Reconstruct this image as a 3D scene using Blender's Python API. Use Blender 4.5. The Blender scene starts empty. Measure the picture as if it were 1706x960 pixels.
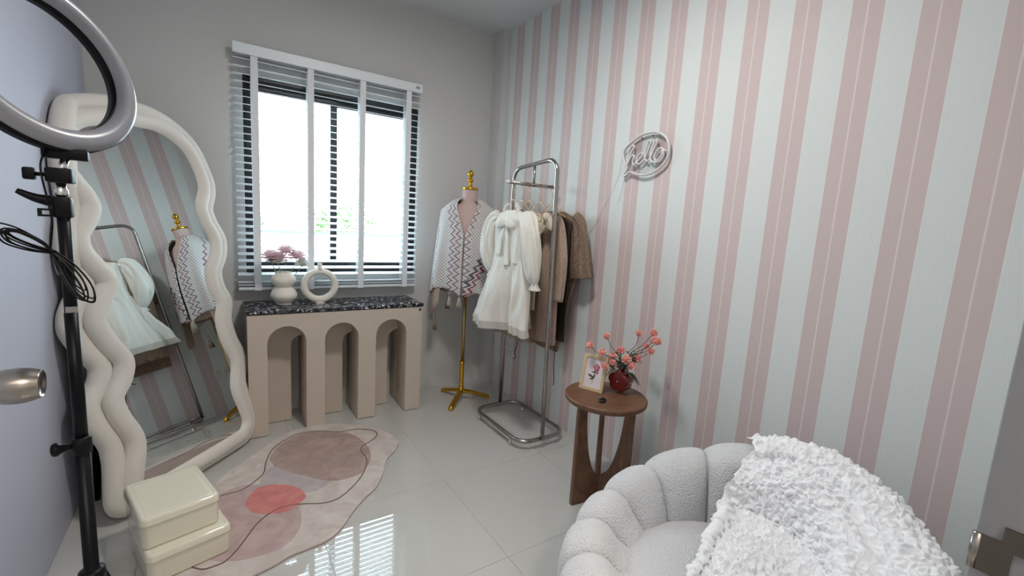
import bpy, bmesh, math, random
from mathutils import Vector, Matrix, noise
PI = math.pi
random.seed(7)
sc = bpy.context.scene
C = bpy.context.collection

# ------------------------------------------------------------ camera, world, light, exposure
cam = bpy.data.cameras.new('camera'); camo = bpy.data.objects.new('camera', cam); C.objects.link(camo)
yaw, pitch, roll = math.radians(33.768), math.radians(-8.11), math.radians(-3.519)
fw = Vector((math.sin(yaw)*math.cos(pitch), math.cos(yaw)*math.cos(pitch), math.sin(pitch)))
rt = fw.cross(Vector((0, 0, 1))).normalized(); dn = fw.cross(rt)
r2 = rt*math.cos(roll) + dn*math.sin(roll); d2 = dn*math.cos(roll) - rt*math.sin(roll)
m3 = Matrix((r2, -d2, -fw)).transposed()
camo.matrix_world = Matrix.Translation((0, 0, 1.3)) @ m3.to_4x4()
cam.sensor_fit = 'HORIZONTAL'; cam.sensor_width = 36.0; cam.lens = 744.3*36/1706
cam.clip_start = 0.01
sc.camera = camo

w = bpy.data.worlds.new('sky'); sc.world = w; w.use_nodes = True
bg = w.node_tree.nodes['Background']
bg.inputs[0].default_value = (0.80, 0.93, 1.0, 1); bg.inputs[1].default_value = 8.0
sc.view_settings.view_transform = 'Standard'; sc.view_settings.look = 'None'
sc.view_settings.exposure = 0.82; sc.view_settings.gamma = 1.0
sc.view_settings.use_curve_mapping = False


def area(name, loc, rot, sx, sy, power, col, portal=False):
    l = bpy.data.lights.new(name, 'AREA'); l.shape = 'RECTANGLE'; l.size = sx; l.size_y = sy
    l.energy = power; l.color = col
    if portal: l.cycles.is_portal = True
    o = bpy.data.objects.new(name, l); C.objects.link(o); o.location = loc; o.rotation_euler = rot
    return o


area('window_portal', (0.68, 3.30, 1.49), (-PI/2, 0, 0), 1.1, 1.2, 1, (1, 1, 1), True)
area('ceiling_light_glow', (0.75, 1.35, 2.60), (0, 0, 0), 0.24, 0.24, 12, (1.0, 0.96, 0.92))
area('hall_light_glow', (0.1, -0.9, 2.55), (0, 0, 0), 0.3, 0.3, 16, (1.0, 0.86, 0.72))


# ------------------------------------------------------------ materials
def s2l(c):
    return c/12.92 if c <= 0.04045 else ((c+0.055)/1.055)**2.4


def rgb(h):
    return tuple(s2l(int(h[i:i+2], 16)/255) for i in (0, 2, 4)) + (1,)


class NT:
    def __init__(s, name):
        s.m = bpy.data.materials.new(name); s.m.use_nodes = True; s.t = s.m.node_tree
        s.b = s.t.nodes['Principled BSDF']

    def n(s, typ, **kw):
        nd = s.t.nodes.new(typ)
        for k, v in kw.items():
            if k.startswith('i_'):
                key = k[2:]
                key = int(key) if key.isdigit() else key.replace('_', ' ')
                nd.inputs[key].default_value = v
            else: setattr(nd, k, v)
        return nd

    def l(s, a, b): s.t.links.new(a, b)

    def math(s, op, a, b=None, c=None):
        nd = s.t.nodes.new('ShaderNodeMath'); nd.operation = op
        for i, x in enumerate((a, b, c)):
            if x is None: continue
            if isinstance(x, (int, float)): nd.inputs[i].default_value = x
            else: s.l(x, nd.inputs[i])
        return nd.outputs[0]

    def mix(s, f, a, b):
        nd = s.t.nodes.new('ShaderNodeMix'); nd.data_type = 'RGBA'
        for i, x in ((0, f), (6, a), (7, b)):
            if isinstance(x, (int, float, tuple)): nd.inputs[i].default_value = x
            else: s.l(x, nd.inputs[i])
        return nd.outputs[2]

    def ramp(s, f, stops, const=False):
        nd = s.t.nodes.new('ShaderNodeValToRGB'); cr = nd.color_ramp
        if const: cr.interpolation = 'CONSTANT'
        while len(cr.elements) < len(stops): cr.elements.new(0.5)
        for e, (p, c) in zip(cr.elements, stops): e.position = p; e.color = c
        s.l(f, nd.inputs[0]); return nd.outputs[0]

    def bump(s, h, strength=0.3, dist=0.002):
        nd = s.t.nodes.new('ShaderNodeBump'); nd.inputs['Strength'].default_value = strength
        nd.inputs['Distance'].default_value = dist
        s.l(h, nd.inputs['Height']); s.l(nd.outputs[0], s.b.inputs['Normal'])


def mat(name, col, rough=0.5, metal=0.0, nscale=0, namp=0.08, bump=0, bscale=None, sheen=0, coat=0, trans=0, sss=0, bdist=0.002):
    k = NT(name); b = k.b
    c = rgb(col) if isinstance(col, str) else col
    b.inputs['Base Color'].default_value = c
    b.inputs['Roughness'].default_value = rough; b.inputs['Metallic'].default_value = metal
    b.inputs['Sheen Weight'].default_value = sheen; b.inputs['Coat Weight'].default_value = coat
    b.inputs['Transmission Weight'].default_value = trans
    if nscale or bump:
        tc = k.n('ShaderNodeTexCoord')
        if nscale:
            nz = k.n('ShaderNodeTexNoise', i_Scale=nscale, i_Detail=4.0); k.l(tc.outputs['Object'], nz.inputs['Vector'])
            k.l(k.mix(nz.outputs[0], tuple(x*(1-namp) for x in c[:3])+(1,), tuple(min(1, x*(1+namp)) for x in c[:3])+(1,)), b.inputs['Base Color'])
        if bump:
            nb = k.n('ShaderNodeTexNoise', i_Scale=bscale or 200, i_Detail=3.0); k.l(tc.outputs['Object'], nb.inputs['Vector'])
            k.bump(nb.outputs[0], bump, bdist)
    return k.m


M = {}
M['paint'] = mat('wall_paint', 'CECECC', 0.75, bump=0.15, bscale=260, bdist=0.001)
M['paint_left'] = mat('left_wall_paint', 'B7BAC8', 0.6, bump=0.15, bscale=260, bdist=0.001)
M['ceiling'] = mat('ceiling_paint', 'D2D4D6', 0.85)
M['white_door'] = mat('white_lacquer', 'DDDDE2', 0.4)
M['tile'] = mat('polished_porcelain', 'BFBFBB', 0.012, nscale=3, namp=0.03)
M['tile'].node_tree.nodes['Principled BSDF'].inputs['IOR'].default_value = 1.75
M['grout'] = mat('grout', 'A5A39D', 0.5)
M['black_alu'] = mat('black_aluminium', '0B0E13', 0.4)
M['slat'] = mat('white_slat', 'E8EEF2', 0.4)
M['tape'] = mat('ladder_tape', 'E9ECEF', 0.8, bump=0.3, bscale=900)
M['console'] = mat('beige_laminate', 'C9BCAE', 0.55, nscale=60, namp=0.05, bump=0.08, bscale=500)
M['shadow_gap'] = mat('dark_edge', '3A2E2A', 0.7)
M['ceramic'] = mat('cream_ceramic', 'E6E1D6', 0.42, nscale=30, namp=0.03)
M['foam'] = mat('cream_velvet_frame', 'D9D5CC', 0.75, nscale=12, namp=0.04, sheen=0.5, bump=0.12, bscale=300)
M['tin'] = mat('cream_enamel', 'E2DECA', 0.12, coat=0.5)
M['gold'] = mat('polished_gold', 'D9A93C', 0.2, 1.0)
M['brass'] = mat('pale_brass', 'C4AE78', 0.3, 1.0)
M['rosegold'] = mat('copper_gold_wire', 'C9986B', 0.25, 1.0)
M['steel'] = mat('brushed_steel', 'A6A39F', 0.25, 1.0)
M['chrome'] = mat('chrome', 'D8D8D8', 0.08, 1.0)
M['nickel'] = mat('satin_nickel', 'A29C96', 0.28, 1.0)
M['black_plastic'] = mat('black_plastic', '090A0E', 0.42)
M['black_metal'] = mat('black_metal_tube', '07080C', 0.38, 0.0)
M['black_gloss'] = mat('black_glossy', '060606', 0.1)
M['diffuser'] = mat('ring_diffuser', '8C8E96', 0.3)
M['dressform'] = mat('dusty_pink_jersey', 'C8AFA9', 0.9, bump=0.3, bscale=600)
M['linen_gold_wood'] = mat('pale_wood', 'C6B08A', 0.5, nscale=20, namp=0.12)
M['red_glaze'] = mat('oxblood_glaze', '640D11', 0.25, coat=0.6)
M['stem'] = mat('dark_stem', '3E3A2E', 0.7)
M['stem_light'] = mat('pale_green_stem', '8C9A7A', 0.6)
M['leaf'] = mat('olive_leaf', '3F4A30', 0.6, nscale=60, namp=0.3)
M['pompon'] = mat('coral_petals', 'FCBDB2', 0.8, nscale=120, namp=0.2, sheen=0.4)
M['pompon_core'] = mat('coral_core', 'EE8E84', 0.8)
M['carn_pink'] = None
M['carn_white'] = None
M['white_silicone'] = mat('white_silicone', 'DDDCDB', 0.45)
M['plastic_white'] = mat('white_plastic', 'DAD8D2', 0.35)
M['cable_white'] = mat('pale_cable', 'CFC8C4', 0.5)
M['cable_black'] = mat('black_cable', '08080B', 0.4)
M['tassel_light'] = mat('pale_tassel_yarn', 'B3AA9C', 0.95)
M['tassel_brown'] = mat('brown_tassel_yarn', '7F6A58', 0.95)
M['rug_line'] = mat('rug_line_brown', '6E5A56', 0.95)
M['glass'] = None
for q_ in ('black_metal', 'black_plastic', 'cable_black'): M[q_].node_tree.nodes['Principled BSDF'].inputs['Specular IOR Level'].default_value = 0.18


def glass(name='window_glass', col=(0.95, 0.99, 1, 1), f=0.96):
    k = NT(name); t = k.t; t.nodes.remove(k.b)
    tr = k.n('ShaderNodeBsdfTransparent'); tr.inputs[0].default_value = col
    gl = k.n('ShaderNodeBsdfGlossy'); gl.inputs['Roughness'].default_value = 0.02
    mx = k.n('ShaderNodeMixShader'); mx.inputs[0].default_value = 1-f
    k.l(tr.outputs[0], mx.inputs[1]); k.l(gl.outputs[0], mx.inputs[2])
    k.l(mx.outputs[0], t.nodes['Material Output'].inputs[0]); return k.m


M['glass'] = glass()
M['acrylic'] = glass('clear_acrylic', (0.97, 0.97, 0.97, 1), 0.95)


def mirror_mat():
    k = NT('mirror_silver'); k.b.inputs['Metallic'].default_value = 1; k.b.inputs['Roughness'].default_value = 0.0
    k.b.inputs['Base Color'].default_value = (0.78, 0.81, 0.80, 1); return k.m


M['mirror'] = mirror_mat()


def wallpaper():
    k = NT('striped_wallpaper'); tc = k.n('ShaderNodeTexCoord'); sp = k.n('ShaderNodeSeparateXYZ')
    k.l(tc.outputs['Object'], sp.inputs[0]); y = sp.outputs[1]
    # period 0.193 m, thin centre line at y = 0.7225
    q = k.math('DIVIDE', k.math('SUBTRACT', y, 0.7225 - 0.193*20.5), 0.193)
    fr = k.math('FRACT', q)
    d = k.math('ABSOLUTE', k.math('SUBTRACT', fr, 0.5))          # 0 at line
    nz = k.n('ShaderNodeTexNoise', i_Scale=1.0, i_Detail=3.0); mp = k.n('ShaderNodeMapping')
    mp.inputs['Scale'].default_value = (60, 420, 25); k.l(tc.outputs['Object'], mp.inputs[0]); k.l(mp.outputs[0], nz.inputs['Vector'])
    band = k.math('LESS_THAN', d, 0.247)
    line = k.math('LESS_THAN', d, 0.013)
    edge = k.math('LESS_THAN', k.math('ABSOLUTE', k.math('SUBTRACT', d, 0.252)), 0.006)
    white = k.mix(nz.outputs[0], rgb('D3D9D8'), rgb('DFE4E2'))
    pink = k.mix(nz.outputs[0], rgb('C8B7B6'), rgb('D2C2C0'))
    c = k.mix(band, white, pink); c = k.mix(line, c, rgb('DED3D0')); c = k.mix(edge, c, rgb('E2E2E0'))
    k.l(c, k.b.inputs['Base Color']); k.b.inputs['Roughness'].default_value = 0.62
    k.bump(nz.outputs[0], 0.25, 0.001); return k.m


M['wallpaper'] = wallpaper()


def terrazzo():
    k = NT('black_terrazzo'); tc = k.n('ShaderNodeTexCoord')
    wn = k.n('ShaderNodeTexNoise', i_Scale=30.0, i_Detail=2.0); k.l(tc.outputs['Object'], wn.inputs['Vector'])
    ad = k.n('ShaderNodeVectorMath', operation='ADD'); sc_ = k.n('ShaderNodeVectorMath', operation='SCALE'); sc_.inputs[3].default_value = 0.03
    k.l(wn.outputs[1], sc_.inputs[0]); k.l(tc.outputs['Object'], ad.inputs[0]); k.l(sc_.outputs[0], ad.inputs[1])
    v = k.n('ShaderNodeTexVoronoi', i_Scale=85.0); v.inputs['Randomness'].default_value = 1
    k.l(ad.outputs[0], v.inputs['Vector'])
    sep = k.n('ShaderNodeSeparateColor'); k.l(v.outputs['Color'], sep.inputs[0])
    c1 = k.ramp(sep.outputs[0], [(0, rgb('17171B')), (0.55, rgb('23242A')), (0.68, rgb('4A4A50')), (0.80, rgb('8A8A90')), (0.93, rgb('D5D5DC'))], True)
    k.l(c1, k.b.inputs['Base Color']); k.b.inputs['Roughness'].default_value = 0.25; return k.m


M['terrazzo'] = terrazzo()


def wood():
    k = NT('walnut_wood'); tc = k.n('ShaderNodeTexCoord'); mp = k.n('ShaderNodeMapping'); mp.inputs['Scale'].default_value = (3, 22, 3)
    k.l(tc.outputs['Object'], mp.inputs[0]); nz = k.n('ShaderNodeTexNoise', i_Scale=4.0, i_Detail=6.0, i_Distortion=1.2)
    k.l(mp.outputs[0], nz.inputs['Vector'])
    k.l(k.ramp(nz.outputs[0], [(0.25, rgb('4E3525')), (0.5, rgb('6A4933')), (0.75, rgb('7D593F'))]), k.b.inputs['Base Color'])
    k.b.inputs['Roughness'].default_value = 0.45; k.bump(nz.outputs[0], 0.1, 0.001); return k.m


M['wood'] = wood()


def boucle(name, col, amp=0.8, scale=260):
    k = NT(name); tc = k.n('ShaderNodeTexCoord'); v = k.n('ShaderNodeTexVoronoi', i_Scale=float(scale)); k.l(tc.outputs['Object'], v.inputs['Vector'])
    c = rgb(col)
    k.l(k.ramp(v.outputs['Distance'], [(0.0, c), (0.9, tuple(x*0.86 for x in c[:3])+(1,))]), k.b.inputs['Base Color'])
    k.b.inputs['Roughness'].default_value = 0.95; k.b.inputs['Sheen Weight'].default_value = 0.4
    inv = k.math('SUBTRACT', 1.0, v.outputs['Distance']); k.bump(inv, amp, 0.003); return k.m


M['boucle'] = boucle('white_boucle', 'DDDDDE', 1.0, 180)
M['throw'] = mat('white_ruffle_fabric', 'F8F8FA', 0.9, bump=0.4, bscale=150, sheen=0.5)


def rugmat(name, a, b):
    k = NT(name); tc = k.n('ShaderNodeTexCoord'); nz = k.n('ShaderNodeTexNoise', i_Scale=9.0, i_Detail=5.0, i_Distortion=1.5)
    k.l(tc.outputs['Object'], nz.inputs['Vector'])
    n2 = k.n('ShaderNodeTexNoise', i_Scale=700.0); k.l(tc.outputs['Object'], n2.inputs['Vector'])
    k.l(k.ramp(nz.outputs[0], [(0.35, rgb(a)), (0.65, rgb(b))]), k.b.inputs['Base Color'])
    k.b.inputs['Roughness'].default_value = 0.95; k.b.inputs['Sheen Weight'].default_value = 0.3; k.bump(n2.outputs[0], 0.5, 0.002); return k.m


M['rug'] = rugmat('rug_beige_pile', 'BBB0A8', 'D0C6C0')
M['rug_brown'] = rugmat('rug_brown_pile', '98817A', 'AE968D')
M['rug_grey'] = rugmat('rug_mauve_grey_pile', 'A79D9F', 'B9AEAE')
M['rug_mauve'] = rugmat('rug_mauve_pile', 'AC9490', 'BFA6A2')
M['rug_red'] = rugmat('rug_coral_pile', 'C26D6A', 'D0827D')


def cloth(name, col, transl=0.25, alpha=1.0, rough=0.8, bs=300, bamp=0.3, var=0.05, nsc=25, wrk=0.0):
    k = NT(name); t = k.t; c = rgb(col); tc = k.n('ShaderNodeTexCoord')
    nz = k.n('ShaderNodeTexNoise', i_Scale=float(nsc), i_Detail=3.0); k.l(tc.outputs['Object'], nz.inputs['Vector'])
    cc = k.mix(nz.outputs[0], tuple(x*(1-var) for x in c[:3])+(1,), tuple(min(1, x*(1+var)) for x in c[:3])+(1,))
    k.l(cc, k.b.inputs['Base Color']); k.b.inputs['Roughness'].default_value = rough; k.b.inputs['Alpha'].default_value = alpha
    nb = k.n('ShaderNodeTexNoise', i_Scale=float(bs)); k.l(tc.outputs['Object'], nb.inputs['Vector'])
    if wrk:
        mp = k.n('ShaderNodeMapping'); mp.inputs['Scale'].default_value = (26, 26, 5); mp.inputs['Rotation'].default_value = (0.25, 0, 0)
        k.l(tc.outputs['Object'], mp.inputs[0]); nw = k.n('ShaderNodeTexNoise', i_Scale=1.0, i_Detail=4.0, i_Distortion=0.6); k.l(mp.outputs[0], nw.inputs['Vector'])
        k.bump(k.math('ADD', k.math('MULTIPLY', nb.outputs[0], 0.04), nw.outputs[0]), wrk, 0.02)
    else: k.bump(nb.outputs[0], bamp, 0.002)
    tl = k.n('ShaderNodeBsdfTranslucent'); k.l(cc, tl.inputs[0]); mx = k.n('ShaderNodeMixShader'); mx.inputs[0].default_value = transl
    k.l(k.b.outputs[0], mx.inputs[1]); k.l(tl.outputs[0], mx.inputs[2]); k.l(mx.outputs[0], t.nodes['Material Output'].inputs[0])
    return k.m


M['organza'] = cloth('ivory_organza', 'EFECE4', 0.3, 1.0, 0.55, 60, 0.1, 0.02, wrk=0.9)
M['carn_pink'] = cloth('pink_petals', 'FDE9EC', 0.6, 1, 0.8, 80, 0.1, 0.08, 60)
M['carn_white'] = cloth('white_petals', 'F2F5F0', 0.45, 1, 0.8, 80, 0.1, 0.03)
M['organza_sheer'] = cloth('sheer_ivory_organza', 'ECE9E0', 0.3, 0.62, 0.5, 60, 0.1, 0.02, wrk=0.7)
M['cream_cloth'] = cloth('cream_cotton', 'E6DDCC', 0.2, wrk=0.6)
M['lace'] = cloth('greige_lace', '9F8E7F', 0.2, 0.9, 0.9, 500, 0.8, 0.35, 140)
M['knit_beige'] = cloth('heather_beige_knit', 'B09A8A', 0.1, 1, 0.95, 220, 1.0, 0.6, 150)
M['knit_taupe'] = cloth('taupe_openwork_knit', '8A7665', 0.1, 1, 0.95, 160, 1.0, 0.7, 75)
M['dark_cloth'] = cloth('dark_brown_cloth', '2E2622', 0.05)


def basket(name, cols):
    """basket-weave wool with chevron bands, driven by the mesh's UV (u across from the front edge, v down)."""
    k = NT(name); uv = k.n('ShaderNodeUVMap'); sp = k.n('ShaderNodeSeparateXYZ'); k.l(uv.outputs[0], sp.inputs[0])
    u, v = sp.outputs[0], sp.outputs[1]
    tri = k.math('PINGPONG', v, 0.024)
    z = k.math('SUBTRACT', tri, 0.012)
    zz = k.math('MULTIPLY', z, 1.3)
    base = rgb('E2DFDC'); grey = rgb('5F5B66'); red = rgb('8A2F42'); pink = rgb('D6C6C7')
    ck = k.n('ShaderNodeTexChecker', i_Scale=95.0); k.l(uv.outputs[0], ck.inputs[0])
    ck.inputs[1].default_value = base; ck.inputs[2].default_value = rgb('ADA9A8')
    c = ck.outputs[0]

    def band(coord, pos, wd, col, c):
        d = k.math('ABSOLUTE', k.math('SUBTRACT', k.math('ADD', coord, zz), pos))
        return k.mix(k.math('LESS_THAN', d, wd), c, col)
    au = k.math('ABSOLUTE', u)
    left = k.math('LESS_THAN', u, 0.0)
    cl = band(au, 0.048, 0.012, pink, c)
    for p in (0.030, 0.066): cl = band(au, p, 0.0045, grey, cl)
    cl = band(k.math('ADD', au, k.math('MULTIPLY', v, 0.10)), 0.235, 0.006, red, cl)
    cr = band(au, 0.020, 0.008, pink, c)
    cr = band(au, 0.014, 0.004, grey, cr)
    dg = k.math('ADD', au, k.math('MULTIPLY', v, 0.46))
    cr = band(dg, 0.282, 0.010, grey, cr); cr = band(dg, 0.318, 0.006, red, cr); cr = band(dg, 0.300, 0.005, pink, cr)
    cr = band(dg, 0.420, 0.011, grey, cr); cr = band(dg, 0.447, 0.005, rgb('4C4A55'), cr)
    k.l(k.mix(left, cr, cl), k.b.inputs['Base Color']); k.b.inputs['Roughness'].default_value = 0.95
    k.bump(ck.outputs[1], 0.8, 0.004); return k.m


M['shawl'] = basket('basket_weave_shawl', 0)
M['shawl_tan'] = cloth('tan_knit', 'B3A090', 0.1, 1, 0.95, 220, 1.0, 0.35, 130)


# ------------------------------------------------------------ helpers
def setp(o, label=None, cat=None, group=None, kind=None):
    if label: o['label'] = label
    if cat: o['category'] = cat
    if group: o['group'] = group
    if kind: o['kind'] = kind
    return o


def empty(name, loc=(0, 0, 0), rz=0.0, **kw):
    o = bpy.data.objects.new(name, None); C.objects.link(o); o.location = loc; o.rotation_euler = (0, 0, rz)
    o.empty_display_size = 0.05
    return setp(o, **kw)


def mesh(name, verts, faces, m, parent=None, smooth=False, loc=None, rot=None, uvs=None, **kw):
    me = bpy.data.meshes.new(name); me.from_pydata([tuple(v) for v in verts], [], faces); me.update()
    if uvs:
        ul = me.uv_layers.new(name='UVMap')
        for lp in me.loops: ul.data[lp.index].uv = uvs[lp.vertex_index]
    if smooth:
        for p in me.polygons: p.use_smooth = True
    me.materials.append(m)
    o = bpy.data.objects.new(name, me); C.objects.link(o)
    if parent: o.parent = parent
    if loc: o.location = loc
    if rot: o.rotation_euler = rot
    return setp(o, **kw)


def frombm(name, bm, m, parent=None, smooth=False, loc=None, rot=None, angle=None, **kw):
    bmesh.ops.recalc_face_normals(bm, faces=bm.faces)
    me = bpy.data.meshes.new(name); bm.to_mesh(me); bm.free()
    if smooth:
        for p in me.polygons: p.use_smooth = True
        if angle: me.set_sharp_from_angle(angle=math.radians(angle))
    me.materials.append(m)
    o = bpy.data.objects.new(name, me); C.objects.link(o)
    if parent: o.parent = parent
    if loc: o.location = loc
    if rot: o.rotation_euler = rot
    return setp(o, **kw)


def bbox(bm, x0, y0, z0, x1, y1, z1, bev=0.0, seg=2):
    r = bmesh.ops.create_cube(bm, size=1)
    bmesh.ops.scale(bm, vec=(x1-x0, y1-y0, z1-z0), verts=r['verts'])
    bmesh.ops.translate(bm, vec=((x0+x1)/2, (y0+y1)/2, (z0+z1)/2), verts=r['verts'])
    if bev:
        es = list({e for v in r['verts'] for e in v.link_edges})
        bmesh.ops.bevel(bm, geom=es, offset=bev, segments=seg, affect='EDGES', profile=0.5)
    return bm


def box(name, x0, y0, z0, x1, y1, z1, m, parent=None, bev=0.0, seg=2, **kw):
    return frombm(name, bbox(bmesh.new(), x0, y0, z0, x1, y1, z1, bev, seg), m, parent, smooth=bev > 0, angle=40, **kw)


def catmull(pts, n=6, closed=False):
    P = [Vector(p) for p in pts]; out = []; L = len(P)
    rng = range(L) if closed else range(L-1)
    for i in rng:
        if closed: a, b, c, d = P[(i-1) % L], P[i], P[(i+1) % L], P[(i+2) % L]
        else: a, b, c, d = P[max(i-1, 0)], P[i], P[i+1], P[min(i+2, L-1)]
        for k in range(n):
            t = k/n
            out.append(0.5*((2*b) + (c-a)*t + (2*a-5*b+4*c-d)*t*t + (3*b-a-3*c+d)*t**3))
    if not closed: out.append(P[-1])
    return out


def tube_into(V, Fc, pts, r, n=8, closed=False, up=None, caps=True, flat=1.0):
    P = [Vector(p) for p in pts]; L = len(P); base = len(V)
    R = r if callable(r) else (lambda i: r)
    tg = []
    for i in range(L):
        if closed: t = P[(i+1) % L]-P[(i-1) % L]
        else: t = P[min(i+1, L-1)]-P[max(i-1, 0)]
        tg.append(t.normalized() if t.length > 1e-9 else Vector((0, 0, 1)))
    u = Vector(up) if up else (Vector((0, 0, 1)) if abs(tg[0].z) < 0.9 else Vector((1, 0, 0)))
    for i in range(L):
        t = tg[i]; uu = (Vector(up) if up else u); uu = (uu - t*uu.dot(t))
        if uu.length < 1e-5: uu = Vector((1, 0, 0)) - t*t.x
        uu.normalize(); u = uu; w_ = t.cross(uu)
        for k in range(n):
            a = 2*PI*k/n; rr = R(i)
            V.append(P[i] + (uu*math.cos(a)*flat + w_*math.sin(a))*rr)
    for i in range(L if closed else L-1):
        j = (i+1) % L
        for k in range(n):
            k2 = (k+1) % n
            Fc.append((base+i*n+k, base+i*n+k2, base+j*n+k2, base+j*n+k))
    if caps and not closed:
        Fc.append(tuple(base+k for k in range(n))[::-1]); Fc.append(tuple(base+(L-1)*n+k for k in range(n)))


def tube(name, pts, r, m, parent=None, n=8, closed=False, up=None, flat=1.0, **kw):
    V, Fc = [], []; tube_into(V, Fc, pts, r, n, closed, up, True, flat)
    return mesh(name, V, Fc, m, parent, True, **kw)


def lathe(name, prof, m, parent=None, n=32, loc=None, rot=None, cap=True, **kw):
    V, Fc = [], []
    for r, z in prof:
        for k in range(n):
            a = 2*PI*k/n; V.append((r*math.cos(a), r*math.sin(a), z))
    for i in range(len(prof)-1):
        for k in range(n):
            k2 = (k+1) % n; Fc.append((i*n+k, i*n+k2, (i+1)*n+k2, (i+1)*n+k))
    if cap:
        if prof[0][0] > 1e-4: Fc.append(tuple(range(n))[::-1])
        if prof[-1][0] > 1e-4: Fc.append(tuple((len(prof)-1)*n+k for k in range(n)))
    return mesh(name, V, Fc, m, parent, True, loc=loc, rot=rot, **kw)


def spline_prof(pts, n=5):
    return [(max(p.x, 0), p.y) for p in catmull([(a, b, 0) for a, b in pts], n)]


def extrude(name, loops, depth, m, parent=None, bevel=0.0, seg=1, to=None, loc=None, rot=None, smooth=True, **kw):
    """2-D loops (first outer, others holes) in local XY, extruded along +Z by depth."""
    cu = bpy.data.curves.new(name, 'CURVE'); cu.dimensions = '2D'; cu.fill_mode = 'BOTH'
    for lp in loops:
        s = cu.splines.new('POLY'); s.points.add(len(lp)-1)
        for p, q in zip(s.points, lp): p.co = (q[0], q[1], 0, 1)
        s.use_cyclic_u = True
    cu.extrude = max(depth/2-bevel, 0.0); cu.bevel_depth = bevel; cu.bevel_resolution = seg; cu.offset = -bevel
    tmp = bpy.data.objects.new('tmp', cu); C.objects.link(tmp)
    dg = bpy.context.evaluated_depsgraph_get(); me = bpy.data.meshes.new_from_object(tmp.evaluated_get(dg))
    bpy.data.objects.remove(tmp); bpy.data.curves.remove(cu)
    me.name = name
    me.transform(Matrix.Translation((0, 0, depth/2)))
    if to: me.transform(to)
    me.materials.clear(); me.materials.append(m)
    if smooth:
        for p in me.polygons: p.use_smooth = True
        me.set_sharp_from_angle(angle=math.radians(35))
    o = bpy.data.objects.new(name, me); C.objects.link(o)
    if parent: o.parent = parent
    if loc: o.location = loc
    if rot: o.rotation_euler = rot
    return setp(o, **kw)


def basis(o, x, y, z):
    """matrix taking local X,Y,Z to the given world axes at origin o"""
    return Matrix.Translation(o) @ Matrix((Vector(x), Vector(y), Vector(z))).transposed().to_4x4()


XL, XR, YB, YF, ZC = -0.52, 1.85, 3.12, 0.07, 2.70
S = 'structure'

# ------------------------------------------------------------ the room
fl = empty('floor', kind=S)
box('grout_bed', XL-0.12, -1.7, -0.05, XR+0.12, YB+0.2, -0.002, M['grout'], fl)
xs = [-0.87, -0.27, 0.33, 0.93, 1.53, 2.13]; ys = [-1.70, -1.10, -0.50, 0.10, 0.70, 1.30, 1.90, 2.50, 3.10, 3.70]
k_ = 0
for i in range(len(xs)-1):
    for j in range(len(ys)-1):
        x0, x1 = max(xs[i], XL-0.1)+0.0006, min(xs[i+1], XR+0.1)-0.0006
        y0, y1 = ys[j]+0.0006, min(ys[j+1], YB+0.1)-0.0006
        if y1-y0 < 0.01: continue
        box('tile', x0, y0, -0.01, x1, y1, random.uniform(-0.0003, 0.0), M['tile'], fl, bev=0.0006, seg=1)
box('ceiling', XL-0.12, -1.7, ZC, XR+0.12, YB+0.2, ZC+0.1, M['ceiling'], kind=S)
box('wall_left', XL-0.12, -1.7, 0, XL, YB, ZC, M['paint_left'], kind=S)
box('wall_right', XR, -0.05, 0, XR+0.12, YB, ZC, M['wallpaper'], kind=S)
WX0, WX1, WZ0, WZ1 = 0.15, 1.21, 0.90, 2.06
bm = bmesh.new()
bbox(bm, XL-0.12, YB, 0, WX0, YB+0.16, ZC); bbox(bm, WX1, YB, 0, XR+0.12, YB+0.16, ZC)
bbox(bm, WX0, YB, 0, WX1, YB+0.16, WZ0); bbox(bm, WX0, YB, WZ1, WX1, YB+0.16, ZC)
frombm('wall_back', bm, M['paint'], kind=S)
box('trim_1', 1.792, 2.975, 0, XR, YB, ZC, M['paint'], kind=S)
bm = bmesh.new()
bbox(bm, 0.64, YF-0.12, 0, XR, YF, ZC); bbox(bm, XL, YF-0.12, 0, -0.36, YF, ZC); bbox(bm, -0.36, YF-0.12, 2.06, 0.64, YF, ZC)
frombm('wall_front', bm, M['paint'], kind=S)
# hall behind the doorway
box('wall_hall', XL, -1.72, 0, XR+0.12, -1.6, ZC, M['paint'], kind=S)
box('wall_hall_right', 1.2, -1.6, 0, 1.32, YF-0.12, ZC, M['paint'], kind=S)
# door casing with the latch keeper
tr = empty('trim_2', kind=S)
bm = bmesh.new(); bbox(bm, 0.598, YF-0.135, 0, 0.64, YF+0.004, 2.06, 0.004, 2)
frombm('door_jamb', bm, mat('backlit_jamb_grey', '8F9092', 0.5), tr, smooth=True, angle=40)  # right jamb's backlit shade is put into its grey base colour
box('door_jamb', -0.36, YF-0.135, 0, -0.318, YF+0.004, 2.06, M['white_door'], tr, bev=0.004)
box('door_head', -0.36, YF-0.135, 2.02, 0.64, YF+0.004, 2.06, M['white_door'], tr, bev=0.004)
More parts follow.
